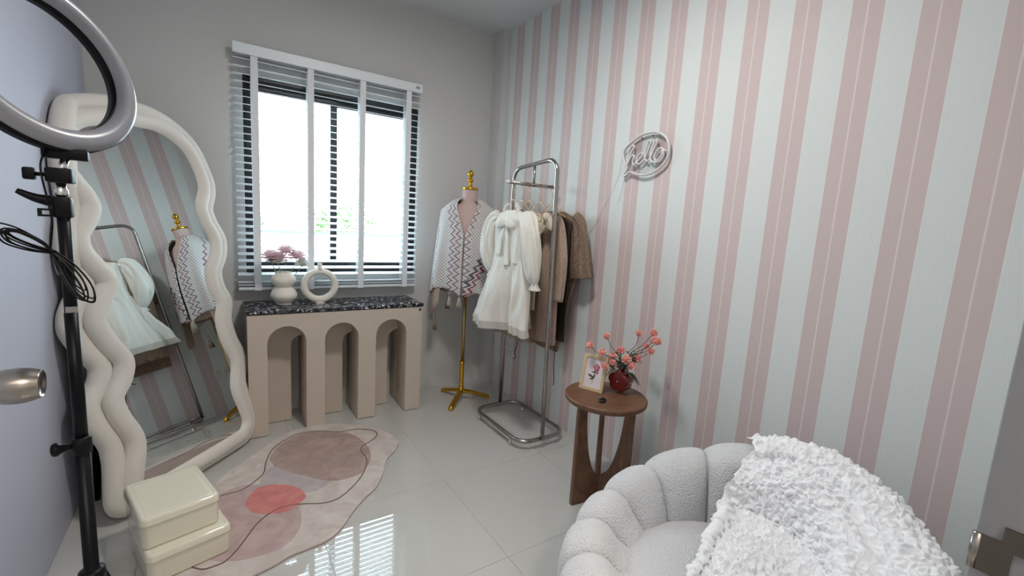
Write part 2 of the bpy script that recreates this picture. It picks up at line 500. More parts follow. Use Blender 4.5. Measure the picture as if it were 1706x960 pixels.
# keeper plate: flat plate with a latch hole, rolled lip round the jamb edge
M['keeper'] = mat('dull_nickel', '6E6862', 0.38, 1.0)
kp = extrude('strike_plate', [[(-0.045, -0.033), (-0.002, -0.033), (-0.002, -0.018), (0.012, -0.018), (0.012, 0.018), (-0.002, 0.018), (-0.002, 0.033), (-0.045, 0.033)],
                              [(-0.030, -0.011), (-0.010, -0.011), (-0.010, 0.011), (-0.030, 0.011)]],
             0.002, M['keeper'], tr, bevel=0.0004, to=basis((0.5975, YF-0.012, 1.02), (0, 1, 0), (0, 0, 1), (-1, 0, 0)))
tube('plate_lip', [(0.5975, YF+0.002, 1.0025), (0.5975, YF+0.002, 1.0375)], 0.0038, M['nickel'], tr, n=14)
for dz in (-0.026, 0.026):
    lathe('screw', [(0.0, 0.002), (0.003, 0.0015), (0.0042, 0)], M['nickel'], tr, n=14, loc=(0.5955, YF-0.036, 1.02+dz), rot=(0, -PI/2, 0))

# door leaf open against the left side, only its knob reaches into view
dr = empty('door_1', (-0.325, 0.075, 0), kind=S)
box('door_leaf', -0.018, 0.0, 0.008, 0.017, 0.89, 2.01, M['white_door'], dr, bev=0.002)
kn = empty('door_knob', (0.026, 0.845, 1.020)); kn.parent = dr
lathe('rose', [(0.0, -0.009), (0.031, -0.009), (0.031, 0.004), (0.026, 0.008), (0.013, 0.010), (0.012, 0.018)], M['nickel'], kn, rot=(0, PI/2, 0))
lathe('knob', spline_prof([(0.012, 0.016), (0.020, 0.020), (0.0245, 0.032), (0.0265, 0.046), (0.0255, 0.060), (0.0215, 0.073), (0.0207, 0.075)], 4)
      + [(0.0197, 0.075), (0.0180, 0.0715), (0.0, 0.0710)], M['nickel'], kn, n=40, rot=(0, PI/2, 0))
box('latch', -0.004, 0.889, 1.008, 0.006, 0.896, 1.03, M['nickel'], dr, bev=0.002)

# ------------------------------------------------------------ window
win = empty('window_1', (0, 0, 0), kind=S)


def rectframe(x0, z0, x1, z1, wd): return [[(x0, z0), (x1, z0), (x1, z1), (x0, z1)], [(x0+wd, z0+wd), (x1-wd, z0+wd), (x1-wd, z1-wd), (x0+wd, z1-wd)]]


TX = lambda y: basis((0, y, 0), (1, 0, 0), (0, 0, 1), (0, -1, 0))
extrude('window_frame', rectframe(WX0, WZ0, WX1, WZ1, 0.045), 0.07, M['black_alu'], win, bevel=0.001, to=TX(YB+0.085))
extrude('sash', rectframe(WX0+0.04, WZ0+0.04, 0.675, WZ1-0.04, 0.042), 0.022, M['black_alu'], win, bevel=0.001, to=TX(YB+0.052))
extrude('sash', rectframe(0.638, WZ0+0.04, WX1-0.04, WZ1-0.04, 0.042), 0.022, M['black_alu'], win, bevel=0.001, to=TX(YB+0.078))
box('pane', WX0+0.08, YB+0.038, WZ0+0.08, 0.635, YB+0.042, WZ1-0.08, M['glass'], win)
box('pane', 0.678, YB+0.064, WZ0+0.08, WX1-0.08, YB+0.068, WZ1-0.08, M['glass'], win)
box('window_sill', WX0, YB, WZ0-0.008, WX1, YB+0.10, WZ0, M['paint'], win)

# outside, seen burnt out through the panes
box('ground', -14, YB+0.3, -0.6, 16, 30, -0.5, mat('pale_concrete_ground', 'D8D8D4', 0.9), kind=S)
gw = empty('garden_wall', (1.5, 6.6, 0), label='white rendered boundary wall with a flat coping outside the window', cat='wall')
box('wall_face', -6, 0, -0.5, 7, 0.12, 0.98, mat('white_render', 'F2F2F0', 0.8), gw)
box('coping', -6, -0.03, 0.98, 7, 0.15, 1.03, mat('grey_coping', '4A545C', 0.8), gw)
def leaf_material():
    k = NT('hedge_leaf'); tc = k.n('ShaderNodeTexCoord'); nz = k.n('ShaderNodeTexNoise', i_Scale=6.0, i_Detail=4.0)
    k.l(tc.outputs['Object'], nz.inputs['Vector'])
    k.l(k.ramp(nz.outputs[0], [(0.35, rgb('4E6A3C')), (0.65, rgb('7F9A62'))]), k.b.inputs['Base Color'])
    k.b.inputs['Roughness'].default_value = 0.7; return k.m


M['hedge'] = leaf_material()
for idx, (hx, hy, hr, lab) in enumerate([(0.0, 9.6, 0.85, 'pale green garden bush outside, behind the left sash'),
                                    (2.35, 10.6, 0.85, 'pale green garden bush outside, behind the middle of the window'),
                                    (4.6, 9.8, 0.85, 'pale green garden bush outside, behind the right sash')]):
    V, Fc = [], []; rr = random.Random(idx)
    for q in range(1500):
        d_ = Vector((rr.gauss(0, 1), rr.gauss(0, 1), rr.gauss(0, 1))).normalized()*(0.6+0.4*rr.random())
        p = Vector((hx+d_.x*hr*1.1, hy+d_.y*hr*0.6, 0.55+d_.z*hr*1.15))
        a = Vector((rr.gauss(0, 1), rr.gauss(0, 1), rr.gauss(0, 1))).normalized()*0.06; b2 = a.cross(Vector((rr.random(), rr.random(), 1))).normalized()*0.035
        n0 = len(V); V += [p-a, p+b2, p+a, p-b2]; Fc.append((n0, n0+1, n0+2, n0+3))
    t_ = empty('garden_bush', (0, 0, 0), label=lab, cat='bush')
    mesh('foliage', V, Fc, M['hedge'], t_)
    tube('trunk', [(hx, hy, -0.5), (hx+0.02, hy, 0.2), (hx, hy, 0.7)], 0.05, M['stem'], t_)

# ------------------------------------------------------------ venetian blind
BX0, BX1, BY = 0.105, 1.20, 3.075
bl = empty('venetian_blind', (0, 0, 0), label='white venetian blind with four wide ladder tapes hanging over the window', cat='blind')
bm = bmesh.new(); bbox(bm, BX0-0.003, BY-0.036, 2.142, BX1+0.003, BY-0.026, 2.200, 0.002, 1); frombm('valance', bm, M['slat'], bl, True, angle=40)
box('head_rail', BX0+0.005, BY-0.026, 2.145, BX1-0.005, BY+0.028, 2.185, M['slat'], bl, bev=0.002)
z = 2.125; zs = []
while z > 0.875: zs.append(z); z -= 0.0405
zs += [0.862, 0.845]
sm = None
for i, zz in enumerate(zs):
    tilt = math.radians(12.5)
    if i >= len(zs)-2: tilt = 0
    if sm is None:
        V = []; n_ = 5
        for sx in (BX0, BX1):
            for j in range(n_):
                q = j/(n_-1)-0.5; V.append((sx, q*0.050, 0.0018*(1-4*q*q)+0.0014))
            for j in range(n_):
                q = 0.5-j/(n_-1); V.append((sx, q*0.050, 0.0018*(1-4*q*q)-0.0014))
        Fc = [tuple(range(10))[::-1], tuple(range(10, 20))]
        for j in range(10): Fc.append((j, (j+1) % 10, 10+(j+1) % 10, 10+j))
        o = mesh('slat', V, Fc, M['slat'], bl, False); sm = o.data
    else:
        o = bpy.data.objects.new('slat', sm); C.objects.link(o); o.parent = bl
    o.location = (random.uniform(-0.002, 0.002), BY, zz); o.rotation_euler = (tilt, 0, 0)
box('bottom_rail', BX0, BY-0.026, 0.815, BX1, BY+0.026, 0.832, M['slat'], bl, bev=0.004)
for tx in (0.206, 0.500, 0.808, 1.112):
    bm = bmesh.new(); bbox(bm, tx-0.018, BY-0.0295, 0.813, tx+0.018, BY-0.0285, 2.15); bbox(bm, tx-0.018, BY+0.0285, 0.813, tx+0.018, BY+0.0295, 2.15)
    frombm('ladder_tape', bm, M['tape'], bl)
tube('pull_cord', [(1.185, BY-0.034, 2.15), (1.186, BY-0.036, 1.6), (1.187, BY-0.037, 1.02)], 0.0016, M['slat'], bl)
lathe('cord_tassel', [(0.002, 0.05), (0.006, 0.045), (0.008, 0.0), (0.004, -0.004)], M['plastic_white'], bl, n=12, loc=(1.187, BY-0.037, 0.975))
box('rail_label', 1.155, BY-0.0375, 2.165, 1.183, BY-0.0362, 2.182, mat('grey_label', '9FA6AC', 0.4), bl)
for cx in (0.16, 0.63, 1.13):
    box('bracket', cx-0.02, BY-0.03, 2.196, cx+0.02, YB+0.0, 2.202, M['plastic_white'], bl)

# ------------------------------------------------------------ console table
cons = empty('console_table', (0.636, 2.775, 0), label='beige arched console table with three arches and a black terrazzo top', cat='table')
def archblock():
    ops = [(0.226, 0.428), (0.532, 0.728), (0.838, 1.038)]; cx = 0.636
    L = [(0.13, 0), (0.226, 0)]
    for a, b in ops:
        r = (b-a)/2; zc = 0.640-r
        pts = [((a+b)/2-r*math.cos(t), zc+r*math.sin(t)) for t in [PI*i/24 for i in range(25)]]
        L += ([(a, 0)] if a != 0.226 else []) + pts + [(b, 0)]
    L += [(1.144, 0), (1.144, 0.712), (0.13, 0.712)]
    return [(p[0]-cx, p[1]) for p in L]


extrude('arched_body', [archblock()], 0.172, M['console'], cons, bevel=0.0015, to=basis((0, 0.172, 0.004), (1, 0, 0), (0, 0, 1), (0, -1, 0)))


def rearblock():     # rear board: wider piers, half-arch openings against the right-hand wall of each tunnel
    L = [(0.13, 0)]
    for a, b, zt_ in ((0.367, 0.431, 0.540), (0.672, 0.734, 0.535), (0.970, 1.042, 0.530)):
        r = b-a; L += [(a, 0)]+[(b-r*math.cos(t), zt_-r+r*math.sin(t)) for t in [PI/2*i/12 for i in range(13)]]+[(b, 0)]
    L += [(1.144, 0), (1.144, 0.712), (0.13, 0.712)]
    return [(p[0]-0.636, p[1]) for p in L]


extrude('rear_arched_board', [rearblock()], 0.150, M['console'], cons, bevel=0.0008, to=basis((0, 0.3235, 0.004), (1, 0, 0), (0, 0, 1), (0, -1, 0)))
box('shadow_gap', -0.505, 0.002, 0.716, 0.507, 0.322, 0.722, M['black_gloss'], cons)
box('terrazzo_top', -0.512, -0.006, 0.722, 0.514, 0.328, 0.741, M['terrazzo'], cons, bev=0.0015, seg=1)
box('maker_tag', 0.484, -0.0012, 0.690, 0.500, 0.0, 0.706, M['shadow_gap'], cons)
CT = 0.7412

# ------------------------------------------------------------ vases on the console
bv = empty('bubble_vase', (0.332, 2.955, CT), label='cream double-bubble ceramic vase holding pink and white carnations', cat='vase')
lathe('vase_body', spline_prof([(0.040, 0.0), (0.043, 0.004), (0.043, 0.010), (0.052, 0.018), (0.070, 0.042), (0.0725, 0.062), (0.060, 0.088), (0.044, 0.103), (0.043, 0.107), (0.055, 0.120), (0.067, 0.142), (0.064, 0.162), (0.050, 0.180), (0.038, 0.190), (0.037, 0.196)], 4)
      + [(0.033, 0.196), (0.034, 0.180), (0.045, 0.150), (0.0, 0.120)], M['ceramic'], bv, n=48)


def carnation(loc, base, m, r, lab, seed, small=False):
    rr = random.Random(seed); t = empty('carnation', base, label=lab, cat='flower', group='carnations in the bubble vase')
    L = Vector(loc)-Vector(base); V, Fc = [], []
    for ring, (nr, tilt) in enumerate([(6, 0.12), (8, 0.45), (10, 0.85), (12, 1.25), (10, 1.65)]):
        for k in range(nr):
            a0 = 2*PI*(k+rr.random()*0.6)/nr; n0 = len(V); W = 6
            for i in range(4):
                s = i/3
                for j in range(W):
                    q = j/(W-1)-0.5
                    ang = a0+q*(0.9+0.4*s); rad = r*(0.15+s*math.sin(tilt)*0.95); hh = r*(s*math.cos(tilt)*1.0)+r*0.12*math.sin(q*14+k)*s
                    V.append(L+Vector((math.cos(ang)*rad, math.sin(ang)*rad, hh-0.2*r)))
            for i in range(3):
                for j in range(W-1): Fc.append((n0+i*W+j, n0+i*W+j+1, n0+(i+1)*W+j+1, n0+(i+1)*W+j))
    mesh('petals', V, Fc, m, t, True)
    mid = L*0.5+Vector((L.x*0.15, 0, 0.0))
    st = catmull([Vector((0, 0, 0)), mid, L-Vector((0, 0, 0.2*r))], 6)
    tube('stem', st, 0.0016, M['stem_light'], t, n=6)
    lathe('calyx', [(0.001, -0.012), (0.005, -0.006), (0.006, 0.004), (0.003, 0.006)], M['stem_light'], t, n=10, loc=L-Vector((0, 0, 0.25*r)))
    V, Fc = [], []
    for q in range(4):
        s0 = st[3+q]; a = rr.random()*2*PI; d_ = Vector((math.cos(a)*0.02, math.sin(a)*0.02, 0.022))
        n0 = len(V); sd = Vector((-math.sin(a), math.cos(a), 0))*0.002; V += [s0-sd, s0+sd, s0+d_*0.6+sd, s0+d_, s0+d_*0.6-sd]; Fc.append((n0, n0+1, n0+2, n0+3, n0+4))
    mesh('leaf', V, Fc, M['stem_light'], t)


bz = CT+0.13
for i, (p, m_, r, lab) in enumerate([
    ((0.264, 2.93, 1.036), 'carn_pink', 0.046, 'pink carnation at the far left of the bubble vase'),
    ((0.303, 2.925, 1.022), 'carn_pink', 0.046, 'pink carnation second from left, low in the bubble vase'),
    ((0.345, 2.945, 1.066), 'carn_pink', 0.046, 'topmost pink carnation in the bubble vase'),
    ((0.402, 2.93, 1.036), 'carn_pink', 0.046, 'pink carnation at the right of the bubble vase, above the white one'),
    ((0.430, 2.93, 0.990), 'carn_white', 0.040, 'larger white carnation drooping right of the bubble vase'),
    ((0.268, 2.94, 1.010), 'carn_white', 0.028, 'small white carnation bud low at the left of the bubble vase'),
    ((0.300, 2.90, 1.005), 'carn_white', 0.024, 'small white carnation bud in front of the pink blooms')]):
    carnation(p, (0.332+(p[0]-0.34)*0.15, 2.955, bz), M[m_], r, lab, i)

rv = empty('ring_vase', (0.534, 2.955, CT), label='cream donut-shaped ceramic vase with a short neck', cat='vase')
V, Fc = [], []
cp = [Vector((math.sin(2*PI*i/64)*0.090, 0, 0.1085-math.cos(2*PI*i/64)*0.088)) for i in range(64)]
tube_into(V, Fc, cp, lambda i: 0.0205+0.002*math.cos(2*PI*i/64), 20, True, up=(0, 1, 0), flat=1.1)
mesh('ring_body', V, Fc, M['ceramic'], rv, True)
lathe('neck', [(0.020, 0.205), (0.0145, 0.217), (0.0125, 0.230), (0.0135, 0.248), (0.0115, 0.248), (0.010, 0.228), (0, 0.225)], M['ceramic'], rv, n=28)
lathe('foot', [(0.030, 0.0), (0.030, 0.003), (0.02, 0.006)], M['ceramic'], rv, n=28)

# ------------------------------------------------------------ wavy mirror
mo = Vector((-1.268, 1.167, 0)); mu = Vector((0.677, 0.736, 0)).normalized(); mn = Vector((0.724, -0.666, 0.178)).normalized()
mv = mn.cross(mu); mv = mv if mv.z > 0 else -mv; mu = mv.cross(mn).normalized()*(1 if mv.cross(mn).dot(mu) > 0 else -1)
outl = [(1.462, 0.12), (1.475, 0.175), (1.500, 0.268), (1.502, 0.334), (1.473, 0.439), (1.468, 0.518), (1.506, 0.581), (1.523, 0.653), (1.488, 0.739), (1.465, 0.831), (1.490, 0.908), (1.526, 0.970), (1.521, 1.012), (1.496, 1.059), (1.470, 1.118), (1.472, 1.179), (1.503, 1.234), (1.523, 1.287), (1.514, 1.335), (1.486, 1.390), (1.462, 1.444), (1.458, 1.496), (1.474, 1.545), (1.508, 1.588), (1.556, 1.624), (1.625, 1.655), (1.702, 1.672), (1.781, 1.676), (1.861, 1.675), (1.944, 1.648), (2.021, 1.589), (2.068, 1.497), (2.068, 1.406), (2.038, 1.311), (2.048, 1.235), (2.075, 1.147), (2.063, 1.062), (2.025, 0.981), (2.025, 0.892), (2.048, 0.808), (2.028, 0.716), (2.037, 0.606), (2.064, 0.486), (2.040, 0.351), (2.058, 0.224), (2.070, 0.145), (2.030, 0.092), (1.94, 0.082), (1.75, 0.080), (1.53, 0.082), (1.475, 0.095)]
outl = [((1.477+(a-1.497)*1.25 if a < 1.6 and b < 1.36 else a-0.020) if a < 1.6 else (2.046+(a-2.046)*1.35 if a > 1.98 and 0.15 < b < 1.42 else a), b+0.014 if b > 1.5 else b) for a, b in outl]
m_uv = catmull([(a, b, 0) for a, b in outl], 5, True)


def rear(p):
    du = max(-1, min(1, (p[0]-1.77)/0.22)); dv = max(0, min(1, (p[1]-1.53)/0.13))
    l_ = max(1e-3, math.hypot(du, dv)); k_ = min(1, l_)/l_*(0.068*min(1, 0.35+p[1]*2.2))
    return (p[0]+du*k_, max(p[1]+dv*k_*0.85 - (0.05 if p[1] < 0.3 else 0)*(0.3-p[1])/0.3, 0.049))


MP = lambda p, off=0.0: mo+mu*p[0]+mv*p[1]+mn*off


def clear(P):      # the leaning frame just touches the left wall
    e = (XL+0.042)-P.x
    if e > 0: P = P+Vector((e, 0, 0))
    return P


base_pt = MP((1.77, 0)); base_pt.z = 0
mi = empty('floor_mirror', base_pt, label='tall wavy floor mirror with a fat cream rippled frame leaning on the left', cat='mirror')
loc = lambda P: P-base_pt
V, Fc = [], []; tube_into(V, Fc, [loc(clear(MP(p, -0.016)+mu*0.008)) for p in m_uv], 0.038, 20, True, up=tuple(mn)); mesh('front_frame', V, Fc, M['foam'], mi, True)
V, Fc = [], []; tube_into(V, Fc, [loc(clear(MP(rear(p), -0.048)+mu*0.008)) for p in m_uv], 0.038, 20, True, up=tuple(mn)); mesh('rear_frame', V, Fc, M['foam'], mi, True)
toM = basis(loc(mo-mn*0.006), mu, mv, mn)
extrude('mirror_glass', [[(p.x, p.y) for p in m_uv]], 0.004, M['mirror'], mi, to=toM, smooth=False)
extrude('backing', [[(p.x, p.y) for p in m_uv]], 0.012, M['black_plastic'], mi, to=basis(loc(mo-mn*0.075), mu, mv, mn), smooth=False)
for s_, uu, foot in ((-1, 1.62, (-0.465, 2.46)), (1, 1.93, (-0.17, 2.83))):
    tp = MP((uu, 1.30), -0.10); V, Fc = [], []
    tube('easel_leg', [loc(tp), loc(Vector((foot[0], foot[1], 0.0)))], 0.013, M['black_metal'], mi, n=12)
a_ = loc(MP((1.62, 1.30), -0.10)).lerp(Vector((-0.465, 2.46, 0))-base_pt, 0.87); b_ = loc(MP((1.93, 1.30), -0.10)).lerp(Vector((-0.17, 2.83, 0))-base_pt, 0.87)
tube('easel_crossbar', [a_, b_], 0.008, M['black_metal'], mi, n=10)

# ------------------------------------------------------------ rug
outer = [(0.520, 2.782), (0.669, 2.704), (0.795, 2.582), (0.850, 2.452), (0.852, 2.356), (0.802, 2.279), (0.735, 2.208), (0.691, 2.114), (0.620, 1.994), (0.540, 1.925), (0.469, 1.849), (0.406, 1.770), (0.341, 1.722), (0.262, 1.707), (0.200, 1.699), (0.139, 1.673), (0.051, 1.655), (-0.05, 1.66), (-0.139, 1.70), (-0.20, 1.79), (-0.21, 1.93), (-0.17, 2.07), (-0.10, 2.19), (-0.05, 2.30), (-0.01, 2.40), (0.04, 2.46), (0.105, 2.53), (0.177, 2.615), (0.265, 2.715), (0.384, 2.778)]
rug = empty('rug', (0.3, 2.2, 0), label='pebble-shaped rug in beige and mauve with a coral oval patch', cat='rug')
R2 = lambda L, n=5: [(p.x-0.3, p.y-2.2) for p in catmull([(a, b, 0) for a, b in L], n, True)]
extrude('pile', [R2(outer)], 0.010, M['rug'], rug, bevel=0.003, seg=2, loc=(0, 0, 0.001))
extrude('edge_binding', [R2(outer)], 0.003, mat('rug_binding', '8E7D78', 0.9), rug, loc=(0, 0, 0.0), bevel=0.0005)
zt = 0.0112
pats = dict(
    mauve_patch=('rug_mauve', [(-0.03, 2.235), (0.051, 2.277), (0.135, 2.252), (0.215, 2.175), (0.269, 2.026), (0.270, 1.891), (0.232, 1.801), (0.177, 1.754), (0.111, 1.748), (0.02, 1.765), (-0.06, 1.83), (-0.09, 2.0), (-0.07, 2.15)]),
    grey_patch=('rug_grey', [(0.143, 2.26), (0.172, 2.347), (0.23, 2.400), (0.33, 2.38), (0.43, 2.25), (0.440, 2.14), (0.393, 2.097), (0.336, 2.08), (0.261, 2.13), (0.18, 2.19)]),
    brown_patch=('rug_brown', [(0.203, 2.48), (0.27, 2.612), (0.369, 2.69), (0.491, 2.679), (0.615, 2.606), (0.677, 2.454), (0.672, 2.281), (0.606, 2.158), (0.527, 2.119), (0.431, 2.134), (0.343, 2.223), (0.245, 2.344)]),
    coral_patch=('rug_red', [(0.078, 2.113), (0.11, 2.199), (0.162, 2.226), (0.226, 2.204), (0.286, 2.15), (0.312, 2.062), (0.274, 2.009), (0.222, 1.982), (0.163, 1.994), (0.107, 2.033)]))
for i, (nm, (mm, L)) in enumerate(pats.items()):
    extrude(nm, [R2(L)], 0.0008, M[mm], rug, loc=(0, 0, zt-0.0003+i*0.0004), smooth=False)
line = [(-0.10, 2.10), (-0.08, 2.19), (-0.017, 2.229), (0.064, 2.239), (0.123, 2.287), (0.166, 2.35), (0.184, 2.45), (0.223, 2.571), (0.293, 2.657), (0.382, 2.708), (0.493, 2.686), (0.59, 2.63), (0.68, 2.624), (0.766, 2.557), (0.767, 2.494), (0.723, 2.443), (0.663, 2.404), (0.638, 2.352), (0.642, 2.275), (0.627, 2.204), (0.573, 2.103), (0.503, 2.023), (0.437, 1.973), (0.375, 1.966), (0.294, 2.001), (0.226, 2.02), (0.163, 2.0), (0.108, 1.947), (0.067, 1.875), (0.035, 1.821), (0.001, 1.779), (-0.031, 1.768), (-0.079, 1.775), (-0.13, 1.85), (-0.14, 1.97)]
V, Fc = [], []; tube_into(V, Fc, [(p.x-0.3, p.y-2.2, zt+0.0012) for p in catmull([(a, b, 0) for a, b in line], 5, True)], 0.0028, 6, True, up=(0, 0, 1), flat=0.4)
mesh('carved_line', V, Fc, M['rug_line'], rug, True)

# ------------------------------------------------------------ cream tins
def tin(loc_, rz, w_, d_, h, lidh, lab):
    t = empty('storage_tin', loc_, rz, label=lab, cat='box', group='stacked cream tins')
    bm = bmesh.new(); r = bmesh.ops.create_cube(bm, size=1); bmesh.ops.scale(bm, vec=(w_-0.006, d_-0.006, h-lidh), verts=r['verts']); bmesh.ops.translate(bm, vec=(0, 0, (h-lidh)/2), verts=r['verts'])
    ve = [e for e in bm.edges if abs(e.verts[0].co.z-e.verts[1].co.z) > 0.01]
    bmesh.ops.bevel(bm, geom=ve, offset=0.024, segments=6, affect='EDGES', profile=0.5)
    he = [e for e in bm.edges if e.verts[0].co.z < 0.001 and e.verts[1].co.z < 0.001]
    bmesh.ops.bevel(bm, geom=he, offset=0.004, segments=2, affect='EDGES')
    frombm('tin_body', bm, M['tin'], t, True, angle=50)
    V, Fc = [], []; n = 48

    def ring(wx, dx, rad, z_):
        for k in range(n):
            q = k/n*4; s = int(q); f = q-s; a = (s+f)*PI/2
            cx = (wx/2-rad)*(1 if s in (0, 3) else -1); cy = (dx/2-rad)*(1 if s in (0, 1) else -1)
            V.append((cx+rad*math.cos(a), cy+rad*math.sin(a), z_))
    prof = [(-0.004, 0.024, h-lidh-0.001), (0.0, 0.026, h-lidh-0.001), (0.003, 0.026, h-lidh+0.001), (0.0, 0.025, h-lidh+0.004), (-0.001, 0.025, h-0.012), (-0.006, 0.022, h-0.005), (-0.014, 0.018, h-0.001), (-0.022, 0.014, h), (-0.030, 0.011, h+0.0002), (-0.033, 0.010, h-0.0012), (-0.036, 0.009, h-0.0002), (-0.06, 0.009, h)]
    for dw, rad, z_ in prof: ring(w_+dw, d_+dw, max(rad, 0.004), z_)
    for i in range(len(prof)-1):
        for k in range(n): Fc.append((i*n+k, i*n+(k+1) % n, (i+1)*n+(k+1) % n, (i+1)*n+k))
    Fc.append(tuple((len(prof)-1)*n+k for k in range(n)))
    mesh('lid', V, Fc, M['tin'], t, True)
    return t


def corner_to_center(fr, rz, w_, d_):  # fr = front-right corner on plan
    cx, sx = math.cos(rz), math.sin(rz); ex = Vector((cx, sx)); ey = Vector((-sx, cx))
    return Vector(fr)-ex*w_/2+ey*d_/2


rz = math.radians(16)
c1 = corner_to_center((0.022, 1.832), rz, 0.256, 0.300); tin((c1.x, c1.y, 0.0125), rz, 0.256, 0.305, 0.108, 0.026, 'larger cream enamelled lidded tin at the bottom of the stack on the rug')
c2 = corner_to_center((-0.010, 1.862), rz, 0.238, 0.295); tin((c2.x, c2.y, 0.1212), rz, 0.238, 0.295, 0.114, 0.027, 'smaller cream enamelled lidded tin on top of the bigger one')

# ------------------------------------------------------------ ring light on stand
px, py = -0.1935, 0.955
rl = empty('ring_light', (px, py, 0), label='ring light with grey diffuser on a black tripod stand, at the far left', cat='lamp')
rn = Vector((math.cos(-0.732)*math.cos(0.263), math.sin(-0.732)*math.cos(0.263), math.sin(0.263)))
ra = rn.cross(Vector((0, 0, 1))).normalized(); rb = ra.cross(rn)
if rb.z < 0: rb = -rb
rc = Vector((-0.208-px, 0.986-py, 1.497))
def ring_surface(prof, name, m):
    V, Fc = [], []; n = 96
    for r, h in prof:
        for k in range(n):
            a = 2*PI*k/n; V.append(rc+(ra*math.cos(a)+rb*math.sin(a))*r+rn*h)
    L = len(prof)
    for i in range(L):
        j = (i+1) % L
        for k in range(n): Fc.append((i*n+k, i*n+(k+1) % n, j*n+(k+1) % n, j*n+k))
    return mesh(name, V, Fc, m, rl, True)


ring_surface([(0.1005, 0.004), (0.103, 0.010), (0.110, 0.0145), (0.1165, 0.016), (0.123, 0.0145), (0.1295, 0.010), (0.132, 0.004), (0.132, 0.0), (0.1005, 0.0)], 'diffuser', M['diffuser'])
ring_surface([(0.1000, 0.004), (0.1000, -0.014), (0.1325, -0.014), (0.1325, 0.004), (0.131, 0.001), (0.102, 0.001)], 'housing', M['black_plastic'])
bot = rc-rb*0.132-rn*0.008
frombm('mount', bbox(bmesh.new(), -0.026, -0.008, -0.011, 0.026, 0.008, 0.0045, 0.002), M['black_plastic'], rl, True, angle=40, loc=bot)
tube('ball_joint_pin', [bot+Vector((0, 0, -0.008)), Vector((0, 0, 1.335))], 0.0055, M['chrome'], rl, n=14)
bm = bmesh.new(); bbox(bm, -0.015, -0.013, 1.320, 0.015, 0.013, 1.342, 0.003); frombm('tilt_head', bm, M['black_plastic'], rl, True, angle=40)
box('tilt_head', -0.040, -0.006, 1.322, -0.026, 0.006, 1.340, M['black_plastic'], rl, bev=0.003)
tube('tilt_screw', [(-0.03, 0, 1.331), (-0.01, 0, 1.331)], 0.003, M['black_plastic'], rl)
lathe('stud', [(0.006, 1.300), (0.008, 1.303), (0.008, 1.309), (0.006, 1.312), (0.006, 1.321)], M['chrome'], rl, n=18)
tube('upper_pole', [(0, 0, 0.98), (0, 0, 1.300)], 0.0080, M['black_metal'], rl, n=20)
bm = bmesh.new(); bbox(bm, -0.0115, -0.0115, 1.268, 0.0115, 0.0115, 1.300, 0.004); frombm('clamp', bm, M['black_plastic'], rl, True, angle=40)
V, Fc = [], []; tube_into(V, Fc, catmull([(-0.010, 0, 1.292), (-0.028, -0.004, 1.296), (-0.046, -0.008, 1.305)], 5), lambda i: 0.0100-0.0006*i, 12, flat=0.9); mesh('lever', V, Fc, M['black_plastic'], rl, True)
extrude('lug', [[(-0.009, -0.006), (0.009, -0.006), (0.009, 0.006), (-0.009, 0.006)], [(-0.004, -0.003), (0.004, -0.003), (0.004, 0.003), (-0.004, 0.003)]], 0.005, M['black_plastic'], rl, to=basis((-0.018, 0, 1.275), (1, 0, 0), (0, 0, 1), (0, -1, 0)))
tube('middle_pole', [(0, 0, 0.85), (0, 0, 1.12)], 0.0088, M['black_metal'], rl, n=20)
lathe('clamp', [(0.0095, 0.882), (0.0128, 0.885), (0.0128, 0.910), (0.0095, 0.913)], M['black_plastic'], rl, n=20)
lathe('knob', spline_prof([(0.002, 0.0), (0.009, 0.002), (0.011, 0.008), (0.007, 0.014), (0.004, 0.026)], 3), M['black_plastic'], rl, n=12, loc=(-0.036, -0.008, 0.899), rot=(0, PI/2, 0.2))
tube('lower_pole', [(0, 0, 0.20), (0, 0, 0.885)], 0.0102, M['black_metal'], rl, n=20)
lathe('leg_collar', [(0.0105, 0.645), (0.018, 0.648), (0.018, 0.668), (0.0105, 0.671)], M['black_plastic'], rl, n=20)
for k in range(3):
    a = math.radians(55+120*k); d_ = Vector((math.cos(a), math.sin(a), 0)); L_ = 0.16 if k == 1 else 0.28
    L_ = 0.24
    tube('leg', [d_*0.016+Vector((0, 0, 0.650)), d_*L_+Vector((0, 0, 0.008))], 0.008, M['black_metal'], rl, n=10)
    tube('brace', [d_*0.015+Vector((0, 0, 0.24)), d_*(L_*0.55)+Vector((0, 0, 0.285))], 0.004, M['black_metal'], rl, n=8)
    lathe('rubber_foot', [(0.010, 0.0), (0.011, 0.006), (0.009, 0.02)], M['black_plastic'], rl, n=12, loc=d_*L_)
